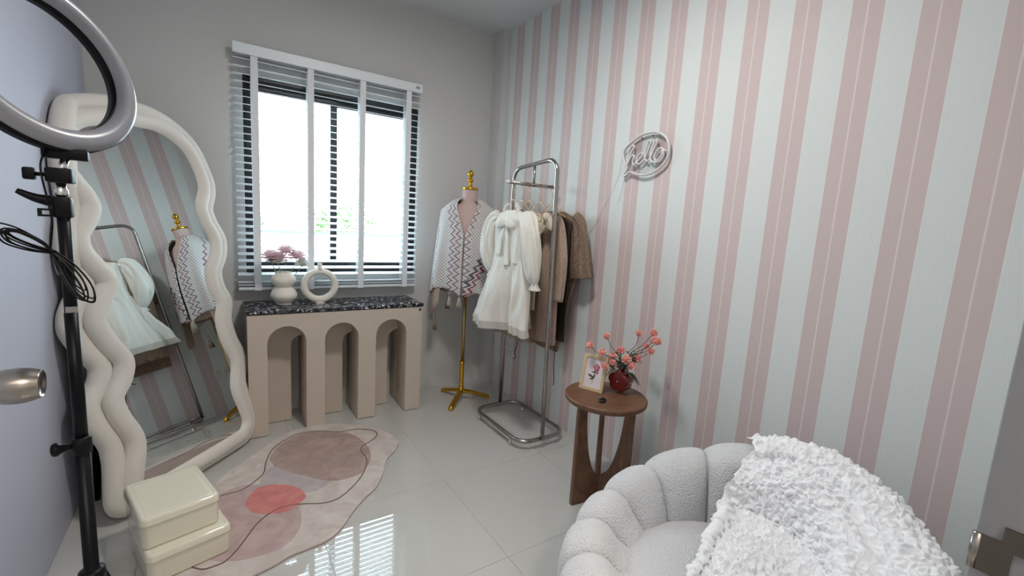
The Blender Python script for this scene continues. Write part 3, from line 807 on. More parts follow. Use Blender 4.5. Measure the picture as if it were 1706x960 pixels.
# cable hanging from the ring, coiled loops slung on the pole
V, Fc = [], []
tube_into(V, Fc, catmull([bot+Vector((-0.02, -0.008, 0.0)), Vector((-0.018, -0.012, 1.34)), Vector((-0.012, -0.016, 1.29)), Vector((-0.010, -0.014, 1.26)), Vector((-0.014, -0.015, 1.222))], 8), 0.0013, 7)
rr = random.Random(4)
axis = Vector((0.60, 0.0, -0.80))
for q in range(7):
    for sgn in (-1, 1):
        ln = (0.066 if sgn < 0 else 0.082)+rr.uniform(-0.016, 0.004); wd = 0.004+rr.uniform(0, 0.009); c0 = Vector((-0.010, -0.018, 1.218)); ax = (Vector((-0.085, -0.01, 0.058)) if sgn < 0 else Vector((0.050, -0.01, -0.098))).normalized()
        side = Vector((0.5, 0.2, 0.75)) if sgn < 0 else Vector((0.85, 0.1, 0.45)); off = Vector((rr.uniform(-.004, .004), -abs(rr.gauss(0, .006)), rr.uniform(-.004, .004)))
        ph = [(0, 0), (0.35, 0.9), (0.75, 1.0), (1.0, 0.1), (0.8, -0.9), (0.4, -0.8), (0.0, -0.1)]
        tube_into(V, Fc, catmull([c0+off*0.5+ax*(ln*a)+side.normalized()*(wd*b)+off*a for a, b in ph], 6), 0.0012, 6)
mesh('cable', V, Fc, M['cable_black'], rl, True)
box('cable_tag', -0.004, -0.012, 1.122, 0.010, -0.0095, 1.131, mat('silver_tag', '8A8A8A', 0.4), rl)

# ------------------------------------------------------------ dress form
mx, my = 1.470, 2.790
df = empty('dress_form', (mx, my, 0), label='dusty pink dress form on a gold pole and three-legged gold base', cat='mannequin')
fa = math.atan2(-0.80, -0.60)  # facing azimuth
fd = Vector((math.cos(fa), math.sin(fa), 0)); sd = Vector((-fd.y, fd.x, 0))


def body_sections(secs, n=40, name='torso', m=None, parent=None):
    S_ = catmull([(a, b, c) for a, b, c in secs], 4); V, Fc = [], []   # (z, halfwidth, halfdepth)
    for s in S_:
        for k in range(n):
            a = 2*PI*k/n; V.append(sd*math.cos(a)*s.y+fd*math.sin(a)*s.z+Vector((0, 0, s.x)))
    for i in range(len(S_)-1):
        for k in range(n): Fc.append((i*n+k, i*n+(k+1) % n, (i+1)*n+(k+1) % n, (i+1)*n+k))
    Fc.append(tuple(range(n))[::-1]); Fc.append(tuple((len(S_)-1)*n+k for k in range(n)))
    return mesh(name, V, Fc, m, parent, True)


body_sections([(0.80, 0.155, 0.105), (0.88, 0.165, 0.115), (0.98, 0.135, 0.095), (1.05, 0.115, 0.085), (1.15, 0.135, 0.105), (1.24, 0.155, 0.115), (1.32, 0.165, 0.095), (1.375, 0.155, 0.07), (1.405, 0.10, 0.055), (1.43, 0.060, 0.050), (1.47, 0.052, 0.050), (1.515, 0.054, 0.052)], m=M['dressform'], parent=df)
lathe('neck_cap', [(0.0, 1.515), (0.056, 1.515), (0.058, 1.519), (0.058, 1.526), (0.054, 1.531), (0.02, 1.533), (0.012, 1.54)], M['gold'], df, n=32)
lathe('finial', spline_prof([(0.012, 1.530), (0.020, 1.536), (0.010, 1.545), (0.014, 1.552), (0.010, 1.558), (0.009, 1.564), (0.018, 1.572), (0.022, 1.580), (0.015, 1.590), (0.009, 1.596), (0.014, 1.604), (0.022, 1.618), (0.021, 1.630), (0.011, 1.643), (0.006, 1.646), (0.006, 1.651), (0.0, 1.655)], 3), M['gold'], df, n=24)
tube('pole', [(0, 0, 0.28), (0, 0, 0.81)], 0.0132, M['brass'], df, n=18)
V, Fc = [], []; pr = []
for i in range(60):
    z_ = 0.115+i*0.17/59; pr.append((0.0155+0.0016*math.sin(i*1.35), z_))
lathe('twisted_sleeve', [(0.012, 0.10)]+pr+[(0.019, 0.286), (0.019, 0.294), (0.012, 0.296)], M['gold'], df, n=20)
lathe('hub', [(0.015, 0.055), (0.024, 0.06), (0.024, 0.08), (0.019, 0.09), (0.019, 0.11), (0.014, 0.112)], M['gold'], df, n=24)
for a in (104, 224, 344):
    d_ = Vector((math.cos(math.radians(a)), math.sin(math.radians(a)), 0))
    V, Fc = [], []; pts = catmull([d_*0.012+Vector((0, 0, 0.068)), d_*0.07+Vector((0, 0, 0.058)), d_*0.15+Vector((0, 0, 0.034)), d_*0.205+Vector((0, 0, 0.018))], 4)
    tube_into(V, Fc, pts, lambda i: 0.0205-0.0003*i, 14, flat=0.8); lg = mesh('leg', V, Fc, M['gold'], df, True)
    lathe('foot', spline_prof([(0.017, 0.0), (0.019, 0.008), (0.016, 0.022), (0.006, 0.032), (0, 0.033)], 3), M['gold'], lg, n=16, loc=d_*0.200+Vector((0, 0, 0.0)))


# shawl
def shawl_layer(name, m, hem, rad, gap, parent, drop=0.0, nz=46, nt=120):
    V, Fc, UV = [], [], []
    for i in range(nz):
        t = i/(nz-1)
        for j in range(nt):
            s = j/(nt-1); g = math.radians(gap(t)); th = g+s*(2*PI-2*g)        # measured from the front
            zh = hem(th)
            # over the shoulders then straight down
            if t < 0.16:
                q = t/0.16; q2 = q**0.9; w1 = 0.062+q2*(0.182-0.062); d1 = 0.060+q2*(0.098-0.060); z_ = 1.452-0.082*q**1.25 - drop
                w1 += rad; d1 += rad
            else:
                q = (t-0.16)/0.84; w1 = 0.182+0.062*min(1, q*1.05)**0.8+rad; d1 = 0.098+0.055*math.sin(min(1, q*1.5)*PI/2)+rad
                z_ = (1.370-drop)+(zh-(1.370-drop))*q
                f_ = q*0.012*math.sin(th*7+1.3)+q*0.008*math.sin(th*13); w1 += f_; d1 += f_
            side = abs(math.sin(th)); z_ -= 0.0
            p = sd*math.sin(th)*w1+fd*math.cos(th)*d1+Vector((0, 0, z_))
            V.append(p); r_ = th-g if th < PI else (th-(2*PI-g))
            UV.append((r_*0.19, (1.452-z_)))
    for i in range(nz-1):
        for j in range(nt-1): Fc.append((i*nt+j, i*nt+j+1, (i+1)*nt+j+1, (i+1)*nt+j))
    o = mesh(name, V, Fc, m, parent, True, uvs=UV)
    sol = o.modifiers.new('thick', 'SOLIDIFY'); sol.thickness = 0.004
    return o


def hem_f(th):
    t = th if th < PI else 2*PI-th
    return 0.790+0.035*math.sin(t*3.0)+(0.03 if th > PI else -0.02)*min(1, t)


def hem_b(th):
    t = th if th < PI else 2*PI-th
    return 0.79-0.19*math.exp(-((t-1.15)/0.40)**2)


sh = empty('fringed_shawl', (mx, my, 0), label='white basket-weave shawl with grey and red zigzags and tassels on the dress form', cat='shawl')
shawl_layer('wrap', M['shawl'], hem_f, 0.008, lambda t: 42-t*150 if t < 0.16 else max(1.5, 18-(t-0.16)*70), sh)
shawl_layer('lining', M['shawl_tan'], hem_b, 0.004, lambda t: 40 if t < 0.16 else 40, sh, drop=0.006)


def tassel(p, ln, m, parent, cord=0.05, seed=0):
    rr = random.Random(seed); V, Fc = [], []; p = Vector(p)
    tube_into(V, Fc, [p+Vector((0, 0, cord)), p], 0.002, 6)
    for q in range(26):
        a = rr.random()*2*PI; e = Vector((math.cos(a), math.sin(a), 0))*(rr.random()**0.5)*0.017
        tube_into(V, Fc, [p, p+Vector((e.x*0.45, e.y*0.45, -0.010)), p+Vector((e.x*0.9, e.y*0.9, -ln*0.6)), p+Vector((e.x, e.y, -ln*rr.uniform(0.85, 1)))], 0.0022, 5)
    r0 = bmesh.new()
    o = mesh('tassel', V, Fc, m, parent, True)
    r0.free()


for i, (p, ln, m_, cd) in enumerate([((1.215, 2.72, 0.62), 0.055, 'tassel_brown', 0.09), ((1.283, 2.66, 0.80), 0.07, 'tassel_light', 0.03), ((1.352, 2.65, 0.79), 0.075, 'tassel_light', 0.03),
                                     ((1.41, 2.95, 0.715), 0.06, 'tassel_brown', 0.08), ((1.518, 2.72, 0.640), 0.055, 'tassel_light', 0.09), ((1.70, 2.84, 0.60), 0.05, 'tassel_brown', 0.12)]):
    tassel(Vector(p)-Vector((mx, my, 0)), ln, M[m_], sh, cd, i)

# ------------------------------------------------------------ clothes rack
rk = empty('garment_rack', (1.60, 2.228, 0), label='tubular steel clothes rack with a rectangular base on the tiles', cat='rack')
RX, RY = 1.60, 2.228
def loopz(x0, y0, x1, y1, z_, r, n=6):
    out = []
    for (cx, cy, a0) in ((x1-r, y1-r, 0), (x0+r, y1-r, PI/2), (x0+r, y0+r, PI), (x1-r, y0+r, 1.5*PI)):
        for k in range(n+1):
            a = a0+k*PI/2/n; out.append((cx+r*math.cos(a)-RX, cy+r*math.sin(a)-RY, z_))
    return out


tube('base_loop', loopz(1.432, 1.955, 1.768, 2.505, 0.052, 0.085), 0.0125, M['steel'], rk, n=14, closed=True, up=(0, 0, 1))
ya, yb = 2.515-RY, 1.940-RY; xa, xb = 1.640-RX, 1.575-RX
hp = [(xa, ya, 0.052), (xa, ya, 0.8), (xa+0.005, ya, 1.585)]
for k in range(1, 8):
    a = k*PI/2/8; hp.append((xa+0.005, ya-0.075*(1-math.cos(a)), 1.585+0.075*math.sin(a)))
hp.append((xa-0.0, ya-0.10, 1.662)); hp.append((xb-0.02, yb+0.10, 1.662))
for k in range(1, 8):
    a = PI/2-k*PI/2/8; hp.append((xb-0.03, yb+0.075*(1-math.cos(a)), 1.585+0.075*math.sin(a)))
hp += [(xb-0.03, yb, 1.57), (xb-0.015, yb, 0.8), (xb, yb, 0.052)]
tube('upright_hoop', hp, 0.0125, M['steel'], rk, n=14, up=(1, 0, 0))
tube('drop_strut', [(0.0, 0, 1.660), (0.0, 0, 1.530)], 0.0085, M['steel'], rk, n=12)
tube('hanging_rod', [(1.425-RX, 0, 1.541), (1.790-RX, 0, 1.541)], 0.0105, M['steel'], rk, n=14)
lathe('rod_cap', [(0.011, 0), (0.013, 0.004), (0.011, 0.014), (0.003, 0.024), (0, 0.025)], M['plastic_white'], rk, n=16, loc=(1.425-RX, 0, 1.541), rot=(0, -PI/2, 0))
for (cx, cy) in ((1.432, 2.44), (1.432, 2.06), (1.768, 2.42), (1.768, 2.03)):
    lathe('caster', spline_prof([(0, 0.0), (0.011, 0.003), (0.014, 0.014), (0.010, 0.026), (0.005, 0.030), (0.005, 0.042)], 3), M['chrome'], rk, n=16, loc=(cx-RX, cy-RY, 0))


def hanger(x, lab, rz=0.0):
    h = empty('clothes_hanger', (x, RY, 1.541), rz, label=lab, cat='hanger', group='gold wire hangers on the rack')
    hk = [(0, 0.012*math.cos(a)*1.15, 0.003+0.0138*math.sin(a)) for a in [math.radians(-60+q*20) for q in range(0, 13)]]
    hk = [(0, -a[1], a[2]) for a in hk]
    hk = [(0, 0.0155*math.cos(math.radians(a)), 0.0155*math.sin(math.radians(a))-0.0012) for a in range(200, -40, -20)]
    path = hk+[(0, 0.006, -0.028), (0, -0.006, -0.050), (0, 0, -0.085), (0, 0, -0.100)]
    tube('hook', catmull(path, 3), 0.0022, M['rosegold'], h, n=8)
    sh_ = [(0, 0, -0.098), (0, 0.030, -0.112), (0, 0.075, -0.148), (0, 0.125, -0.172), (0, 0.185, -0.185), (0, 0.205, -0.196), (0, 0.203, -0.212), (0, 0.18, -0.217), (0, 0, -0.217), (0, -0.18, -0.217), (0, -0.203, -0.212), (0, -0.205, -0.196), (0, -0.185, -0.185), (0, -0.125, -0.172), (0, -0.075, -0.148), (0, -0.030, -0.112)]
    tube('shoulder_wire', catmull(sh_, 4, True), 0.0022, M['rosegold'], h, n=8, closed=True, up=(1, 0, 0))
    return h


hx = [1.462, 1.522, 1.575, 1.655, 1.742, 1.775]
hl = ['gold wire hanger carrying the white dress, nearest the white rod cap', 'second gold wire hanger from the white rod cap', 'third gold wire hanger from the white rod cap', 'fourth gold wire hanger from the white rod cap', 'fifth gold wire hanger from the white rod cap, in front of the wall-side one', 'gold wire hanger nearest the wallpapered wall']
for x, l_ in zip(hx, hl): hanger(x, l_)

# ------------------------------------------------------------ garments
def garment_tube(name, rows, m, parent, nf=7, ph=0.0, amp=0.010, n=110, sub=5, top=True, jag=0.0, g0=0.0, g1=1.0):
    """rows: (z, y_centre, half_width, half_thick, x_shift); folds grow downwards"""
    R_ = rows; P = []
    for i in range(len(R_)-1):
        for k in range(sub):
            t = k/sub; t2 = t*t*(3-2*t) if False else t
            P.append([R_[i][c]*(1-t2)+R_[i+1][c]*t2 for c in range(5)])
    P.append(list(R_[-1])); V, Fc = [], []; L = len(P)
    for i, (z_, yc, hw, ht, xs_) in enumerate(P):
        g = g0+(g1-g0)*i/(L-1)
        for k in range(n):
            a = 2*PI*k/n; ca, sa = math.cos(a), math.sin(a)
            f = amp*(0.15+g)*(math.sin(nf*a+ph)+0.5*math.sin((2*nf+1)*a+ph*2+g*2))+amp*0.16*(0.4+g)*math.sin(nf*4*a+3*math.sin(g*4+a*2))
            y_ = yc+hw*math.copysign(abs(ca)**0.9, ca)+f*0.5*ca; x_ = xs_+(ht+f)*math.copysign(abs(sa)**0.8, sa)
            V.append((x_, y_, z_+(jag*math.sin(a*nf*2) if i == L-1 else 0)))
    for i in range(L-1):
        for k in range(n): Fc.append((i*n+k, i*n+(k+1) % n, (i+1)*n+(k+1) % n, (i+1)*n+k))
    return mesh(name, V, Fc, m, parent, True)


def sleeve(name, pts, rads, m, parent, flat=0.6, seed=0, n=48, amp=0.11):
    P = catmull(pts, 5); L = len(P); V, Fc = [], []

    def R_(i):
        q = i/(L-1)*(len(rads)-1); k = min(int(q), len(rads)-2); f = q-k; return rads[k]*(1-f)+rads[k+1]*f
    tube_into(V, Fc, P, R_, n, False, up=(1, 0, 0), caps=True, flat=flat)
    for i, v in enumerate(V):
        k = i % n; row = i//n; c = P[row]; d_ = v-c
        V[i] = c+d_*(1+amp*math.sin(k/n*2*PI*5+row*0.25+seed)+amp*0.6*math.sin(k/n*2*PI*9+seed*2))
    return mesh(name, V, Fc, m, parent, True)


HZ = 1.541-0.19  # shoulder level
# 1 white organza dress
dx, dy = hx[0]-0.01, 2.215
dr_ = empty('puff_sleeve_dress', (dx, dy, HZ), label='short white organza dress with puff sleeves and a neck bow, front of the rack', cat='dress')
garment_tube('bodice', [(0.030, -0.0, 0.060, 0.012, 0), (0.012, 0, 0.135, 0.018, 0), (-0.02, 0, 0.175, 0.028, 0), (-0.10, 0, 0.165, 0.034, -0.004), (-0.20, -0.005, 0.155, 0.036, -0.006), (-0.27, -0.005, 0.160, 0.038, -0.006)], M['organza'], dr_, nf=5, amp=0.003)
garment_tube('skirt', [(-0.25, -0.005, 0.160, 0.038, -0.006), (-0.33, -0.005, 0.190, 0.046, -0.008), (-0.45, -0.002, 0.230, 0.060, -0.012), (-0.56, 0.026, 0.262, 0.070, -0.016), (-0.625, 0.036, 0.276, 0.078, -0.018)], M['organza'], dr_, nf=4, ph=0.7, amp=0.046, n=180, g0=0, g1=0.9)
garment_tube('sheer_hem', [(-0.625, 0.036, 0.276, 0.078, -0.018), (-0.668, 0.038, 0.288, 0.084, -0.018)], M['organza_sheer'], dr_, nf=4, ph=0.7, amp=0.046, n=180, g0=0.9, g1=0.98)
sleeve('sleeve', [(0, 0.150, -0.005), (-0.005, 0.195, -0.03), (-0.010, 0.225, -0.12), (-0.010, 0.235, -0.22), (-0.006, 0.215, -0.30), (-0.004, 0.195, -0.35)], [0.030, 0.052, 0.062, 0.066, 0.048, 0.020], M['organza'], dr_, 0.75, 1)
sleeve('sleeve', [(-0.005, -0.150, -0.005), (-0.025, -0.200, -0.03), (-0.035, -0.240, -0.12), (-0.035, -0.268, -0.22), (-0.03, -0.285, -0.32), (-0.02, -0.290, -0.365)], [0.030, 0.056, 0.062, 0.058, 0.042, 0.018], M['organza'], dr_, 0.75, 2)
for (yy, zz, s_) in ((0.195, -0.352, 1), (-0.290, -0.368, 2)):
    garment_tube('cuff', [(zz+0.012, yy, 0.018, 0.014, -0.004 if s_ == 1 else -0.02), (zz-0.006, yy, 0.022, 0.017, -0.004 if s_ == 1 else -0.02), (zz-0.030, yy, 0.034, 0.024, -0.004 if s_ == 1 else -0.02)], M['organza'], dr_, nf=6, amp=0.004, n=40)
for s_ in (-1, 1):
    V, Fc = [], []
    bl_ = catmull([(-0.042, 0.0, -0.055), (-0.050, s_*0.022, -0.048), (-0.054, s_*0.050, -0.046), (-0.052, s_*0.080, -0.055), (-0.046, s_*0.100, -0.066)], 5)
    tube_into(V, Fc, bl_, lambda i: (0.006, 0.010, 0.014, 0.018, 0.021, 0.024, 0.026, 0.028, 0.029, 0.030, 0.030, 0.030, 0.029, 0.028, 0.027, 0.025, 0.023, 0.021, 0.018, 0.014, 0.008)[min(i, 20)], 14, up=(1, 0, 0), flat=0.35)
    mesh('bow_loop', V, Fc, M['organza'], dr_, True)
    V, Fc = [], []
    e = (0.055, -0.235) if s_ > 0 else (-0.045, -0.290)
    tube_into(V, Fc, catmull([(-0.042, 0, -0.055), (-0.050, s_*0.030, -0.12), (-0.046, e[0]*0.8, e[1]*0.75), (-0.052, e[0], e[1])], 6), lambda i: 0.007+0.0010*i, 10, up=(1, 0, 0), flat=0.25)
    mesh('bow_tail', V, Fc, M['organza'], dr_, True)
lathe('bow_knot', spline_prof([(0, -0.012), (0.010, -0.008), (0.012, 0.004), (0.006, 0.012), (0, 0.013)], 3), M['organza'], dr_, n=14, loc=(-0.046, 0, -0.055))
for y_ in (0.085, -0.085):
    V, Fc = [], []; tube_into(V, Fc, catmull([(-0.006, y_*0.9, 0.0), (-0.010, y_*0.75, 0.045), (0.0, y_*0.55, 0.062), (0.010, y_*0.75, 0.03)], 5), 0.010, 8, up=(0, 1, 0), flat=0.9); mesh('ruffle_strap', V, Fc, M['organza'], dr_, True)
# 2 lace slip behind the dress
lp = empty('lace_trim_slip', (hx[1], 2.215, HZ), label='cream slip with a jagged greige lace hem, directly behind the white dress', cat='dress')
garment_tube('slip_body', [(0.02, 0, 0.11, 0.010, 0), (-0.05, 0.03, 0.15, 0.016, 0), (-0.3, 0.03, 0.15, 0.020, 0), (-0.60, 0.04, 0.185, 0.024, 0), (-0.67, 0.05, 0.185, 0.025, 0)], M['cream_cloth'], lp, nf=6, amp=0.006)
garment_tube('lace_hem', [(-0.655, 0.05, 0.188, 0.027, 0), (-0.70, 0.05, 0.192, 0.028, 0), (-0.735, 0.05, 0.194, 0.030, 0)], M['lace'], lp, nf=9, amp=0.008, jag=0.012)
V, Fc = [], []; tube_into(V, Fc, catmull([(0.0, -0.02, -0.70), (0.004, -0.025, -0.78), (-0.004, -0.015, -0.83), (0.004, -0.02, -0.86), (0.0, 0.0, -0.875)], 6), 0.003, 6); mesh('drawstring', V, Fc, M['dark_cloth'], lp, True)
# 3 cream top
ct = empty('cream_blouse', (hx[2], 2.215, HZ), label='cream blouse with padded round shoulders, third garment on the rack', cat='blouse')
garment_tube('blouse_body', [(0.02, 0, 0.10, 0.010, 0), (-0.05, 0.0, 0.175, 0.018, 0), (-0.12, 0.03, 0.14, 0.020, 0), (-0.3, 0.03, 0.14, 0.020, 0), (-0.55, 0.03, 0.14, 0.020, 0)], M['cream_cloth'], ct, nf=6, amp=0.006)
for s_ in (-1, 1):
    sleeve('sleeve', [(0, s_*0.15, 0.0), (0.0, s_*0.190, -0.015), (0, s_*0.205, -0.045), (0, s_*0.200, -0.065)], [0.024, 0.026, 0.026, 0.020], M['cream_cloth'], ct, 0.4, 4)
    lathe('shoulder_pad', spline_prof([(0, -0.018), (0.018, -0.012), (0.024, 0), (0.018, 0.012), (0, 0.018)], 3), M['cream_cloth'], ct, n=18, loc=(-0.012, s_*0.180, 0.002), rot=(PI/2, 0, 0))
# 4 heather beige cardigan
kc = empty('beige_knit_cardigan', (hx[3], 2.200, HZ), label='heather beige knit cardigan with long straight sleeves, middle of the rack', cat='cardigan')
garment_tube('cardigan_body', [(0.03, 0, 0.075, 0.012, 0), (0.0, 0, 0.17, 0.020, 0), (-0.08, 0, 0.20, 0.024, 0), (-0.4, 0.0, 0.205, 0.028, 0), (-0.72, 0.01, 0.225, 0.030, 0), (-0.745, 0.01, 0.225, 0.030, 0)], M['knit_beige'], kc, nf=6, amp=0.008)
sleeve('sleeve', [(-0.01, -0.16, -0.01), (-0.02, -0.20, -0.06), (-0.025, -0.235, -0.22), (-0.02, -0.225, -0.36), (-0.02, -0.215, -0.47)], [0.036, 0.046, 0.050, 0.052, 0.055], M['knit_beige'], kc, 0.45, 5)
sleeve('sleeve', [(0, 0.16, -0.01), (0.0, 0.20, -0.06), (0, 0.23, -0.22), (0, 0.22, -0.45)], [0.036, 0.044, 0.046, 0.046], M['knit_beige'], kc, 0.45, 6)
# 5 dark top
dt = empty('dark_brown_top', (hx[4], 2.205, HZ), label='dark brown garment squeezed between the two cardigans on the rack', cat='top')
garment_tube('top_body', [(0.02, 0, 0.09, 0.008, 0), (-0.03, 0, 0.18, 0.012, 0), (-0.4, 0, 0.19, 0.014, 0), (-0.74, 0.0, 0.20, 0.016, 0)], M['dark_cloth'], dt, nf=6, amp=0.003)
# 6 taupe openwork cardigan
tk = empty('taupe_openwork_cardigan', (hx[5]+0.005, 2.222, HZ), label='taupe openwork knit cardigan with wide sleeves, last on the rack by the wall', cat='cardigan')
garment_tube('cardigan_body', [(0.045, 0, 0.085, 0.008, 0), (0.0, 0, 0.21, 0.014, 0), (-0.08, -0.01, 0.23, 0.018, 0), (-0.35, 0.0, 0.24, 0.020, 0), (-0.60, 0.03, 0.20, 0.020, 0), (-0.83, 0.05, 0.17, 0.020, 0)], M['knit_taupe'], tk, nf=6, amp=0.005)
sleeve('sleeve', [(-0.004, -0.18, 0.005), (-0.008, -0.235, -0.04), (-0.010, -0.262, -0.16), (-0.012, -0.282, -0.27), (-0.012, -0.292, -0.34)], [0.040, 0.052, 0.066, 0.080, 0.078], M['knit_taupe'], tk, 0.42, 7)
sleeve('sleeve', [(0.0, 0.18, 0.0), (0, 0.22, -0.05), (0, 0.245, -0.16), (0, 0.25, -0.32)], [0.035, 0.042, 0.05, 0.05], M['knit_taupe'], tk, 0.3, 8)
V, Fc = [], []; tube_into(V, Fc, catmull([(-0.01, -0.10, -0.74), (-0.014, -0.11, -0.86), (-0.01, -0.105, -0.93), (-0.012, -0.12, -1.02), (-0.01, -0.11, -1.05)], 6), 0.0028, 6); mesh('drawstring', V, Fc, M['dark_cloth'], tk, True)

# ------------------------------------------------------------ power socket
so = empty('power_socket', (XR, 2.75, 0.338), label='white double power socket low on the striped wall behind the rack', cat='socket')
extrude('face_plate', [[(-0.062, -0.040), (0.062, -0.040), (0.062, 0.040), (-0.062, 0.040)]], 0.008, M['plastic_white'], so, bevel=0.002, to=basis((0, 0, 0), (0, -1, 0), (0, 0, 1), (-1, 0, 0)))
for cy in (-0.027, 0.027):
    bm = bmesh.new()
    for a, b in ((-0.008, 0.006), (0.008, 0.006), (0, -0.012)): bbox(bm, -0.0086, cy+a-0.002, b-0.005, -0.0076, cy+a+0.002, b+0.005)
    frombm('outlet_holes', bm, M['black_plastic'], so)

# ------------------------------------------------------------ hello sign
sg = empty('hello_sign', (XR-0.002, 1.585, 1.695), label='unlit white speech-bubble neon sign reading hello on the striped wall', cat='sign')
G = dict(bubble_tube=[(-0.1417, -0.0368), (-0.1601, 0.0036), (-0.1509, 0.035), (-0.1037, 0.0713), (-0.0525, 0.0932), (0.0063, 0.1009), (0.0608, 0.0937), (0.1089, 0.0642), (0.1308, 0.021), (0.1312, -0.0227), (0.1105, -0.0592), (0.0623, -0.0917), (0.0016, -0.1065), (-0.0481, -0.1005), (-0.1006, -0.0863), (-0.118, -0.0955), (-0.1329, -0.1054), (-0.1427, -0.0984), (-0.130, -0.080), (-0.1250, -0.0655), (-0.132, -0.050)],
         letter_h=[(-0.1256, -0.0429), (-0.1164, -0.0131), (-0.1014, 0.0205), (-0.0891, 0.0398), (-0.0988, 0.0493), (-0.1178, 0.0317), (-0.1247, -0.006), (-0.1241, -0.0446), (-0.1161, -0.0259), (-0.102, -0.008), (-0.088, -0.0013), (-0.0817, -0.0114), (-0.0897, -0.0313), (-0.0878, -0.0457), (-0.0754, -0.0507), (-0.0623, -0.0382)],
         letter_e=[(-0.0623, -0.0382), (-0.0416, -0.0227), (-0.0239, -0.0025), (-0.0328, 0.0039), (-0.0524, -0.003), (-0.0642, -0.0239), (-0.0619, -0.0414), (-0.0465, -0.0488), (-0.0268, -0.0425), (-0.0109, -0.0253)],
         letter_l=[(-0.0109, -0.0253), (0.0056, 0.0161), (0.0186, 0.0511), (0.0134, 0.0614), (0.0023, 0.056), (-0.0105, 0.0177), (-0.0132, -0.0174), (-0.0016, -0.0353), (0.0144, -0.0366), (0.0262, -0.0223)],
         letter_l2=[(0.0262, -0.0223), (0.0406, 0.0156), (0.0564, 0.0468), (0.0524, 0.0568), (0.0417, 0.0515), (0.0289, 0.0168), (0.0227, -0.019), (0.0324, -0.0396), (0.0488, -0.0469), (0.0717, -0.0472)],
         letter_o=[(0.0717, -0.0472), (0.0928, -0.037), (0.1028, -0.0142), (0.0978, 0.0098), (0.0857, 0.0169), (0.0678, 0.0114), (0.0516, -0.0095), (0.0495, -0.0289), (0.0611, -0.0389), (0.0807, -0.0301), (0.0926, -0.0074), (0.0944, 0.0072), (0.1097, 0.0027), (0.1222, 0.0044)])
for nm, L in G.items():
    cl = nm == 'bubble_tube'; pts = catmull([(-0.020, -a, b) for a, b in L], 5, cl)
    tube(nm.replace('l2', 'l'), pts, 0.0056 if cl else 0.0048, M['white_silicone'], sg, n=10, closed=cl, up=(-1, 0, 0), flat=1.5)
extrude('backing_plate', [[(p.x, p.y) for p in catmull([(-a, b, 0) for a, b in G['bubble_tube']], 4, True)]], 0.003, M['acrylic'], sg, to=basis((-0.012, 0, 0), (0, 1, 0), (0, 0, 1), (1, 0, 0)), smooth=False)
for a, b in ((-0.0454, 0.079), (0.022, 0.0847)):
    tube('nail', [(-0.010, -a, b), (-0.016, -a, b)], 0.0034, M['black_plastic'], sg, n=10)
cb = [(0.150, 0.022), (0.185, -0.01), (0.19, -0.08), (0.212, -0.136), (0.235, -0.183), (0.292, -0.266), (0.33, -0.345), (0.40, -0.42), (0.50, -0.453), (0.60, -0.45)]
tube('cable', catmull([(-0.003, a, b) for a, b in cb], 6), 0.0010, M['cable_white'], sg, n=6)
tube('cable', catmull([(-0.004, a, b) for a, b in [(0.13, -0.075), (0.155, -0.12), (0.165, -0.19), (0.19, -0.25)]], 6), 0.0010, M['cable_white'], sg, n=6)

# ------------------------------------------------------------ side table
TX0, TY0, TZ = 1.520, 1.420, 0.530
st = empty('side_table', (TX0, TY0, 0), label='round walnut side table on three curved board legs by the wall', cat='table')
lathe('table_top', [(0.0, TZ-0.026), (0.186, TZ-0.026), (0.190, TZ-0.022), (0.192, TZ-0.006), (0.189, TZ-0.001), (0.186, TZ), (0.0, TZ)], M['wood'], st, n=72)
pr = [(0.004, 0.0), (0.150, 0.0), (0.150, TZ-0.026), (0.105, TZ-0.026)]
for k in range(13):
    a = k/12; pr.append((0.105-0.012*a-0.093*(1-math.sqrt(max(0, 1-(a)**2.2))), TZ-0.026-(TZ-0.026-0.125)*a))
pr = pr[:-1]+[(0.004, 0.122)]
for ang in (172, 47, 292):
    a = math.radians(ang); e = Vector((math.cos(a), math.sin(a), 0)); s_ = Vector((-e.y, e.x, 0))
    extrude('board_leg', [pr], 0.024, M['wood'], st, bevel=0.003, seg=2, to=basis(s_*0.012, e, Vector((0, 0, 1)), -s_) if False else basis(-s_*0.012*(-1), e, Vector((0, 0, 1)), e.cross(Vector((0, 0, 1)))))

# things on the side table
pf0, pf1 = Vector((1.462, 1.548, TZ+0.001)), Vector((1.505, 1.434, TZ+0.001))
ex = (pf1-pf0).normalized(); nrm = Vector((-abs(ex.y), -abs(ex.x)*(1 if ex.x > 0 else -1), 0)).normalized()
nrm = Vector((ex.y, -ex.x, 0)); nrm = nrm if nrm.x < 0 else -nrm
tl = math.radians(14); upv = (Vector((0, 0, 1))*math.cos(tl)-nrm*math.sin(tl)); fn = ex.cross(upv); fn = fn if fn.dot(nrm) > 0 else -fn
W_, H_ = (pf1-pf0).length, 0.172
pf = empty('picture_frame', pf0, label='small pale wooden picture frame with a pink flower print, on the side table', cat='picture frame')
TM = basis((0, 0, 0), ex, upv, ex.cross(upv)); sgn = 1 if ex.cross(upv).dot(nrm) > 0 else -1
fd_ = 0.016
T2 = TM if sgn > 0 else TM
extrude('frame_moulding', [[(0, 0), (W_, 0), (W_, H_), (0, H_)], [(0.015, 0.016), (W_-0.015, 0.016), (W_-0.015, H_-0.016), (0.015, H_-0.016)]], fd_, M['linen_gold_wood'], pf, bevel=0.001, to=TM @ Matrix.Translation((0, 0, -fd_ if sgn > 0 else 0)))
zf = lambda d: Matrix.Translation((0, 0, (-fd_*0.5+d)*sgn))
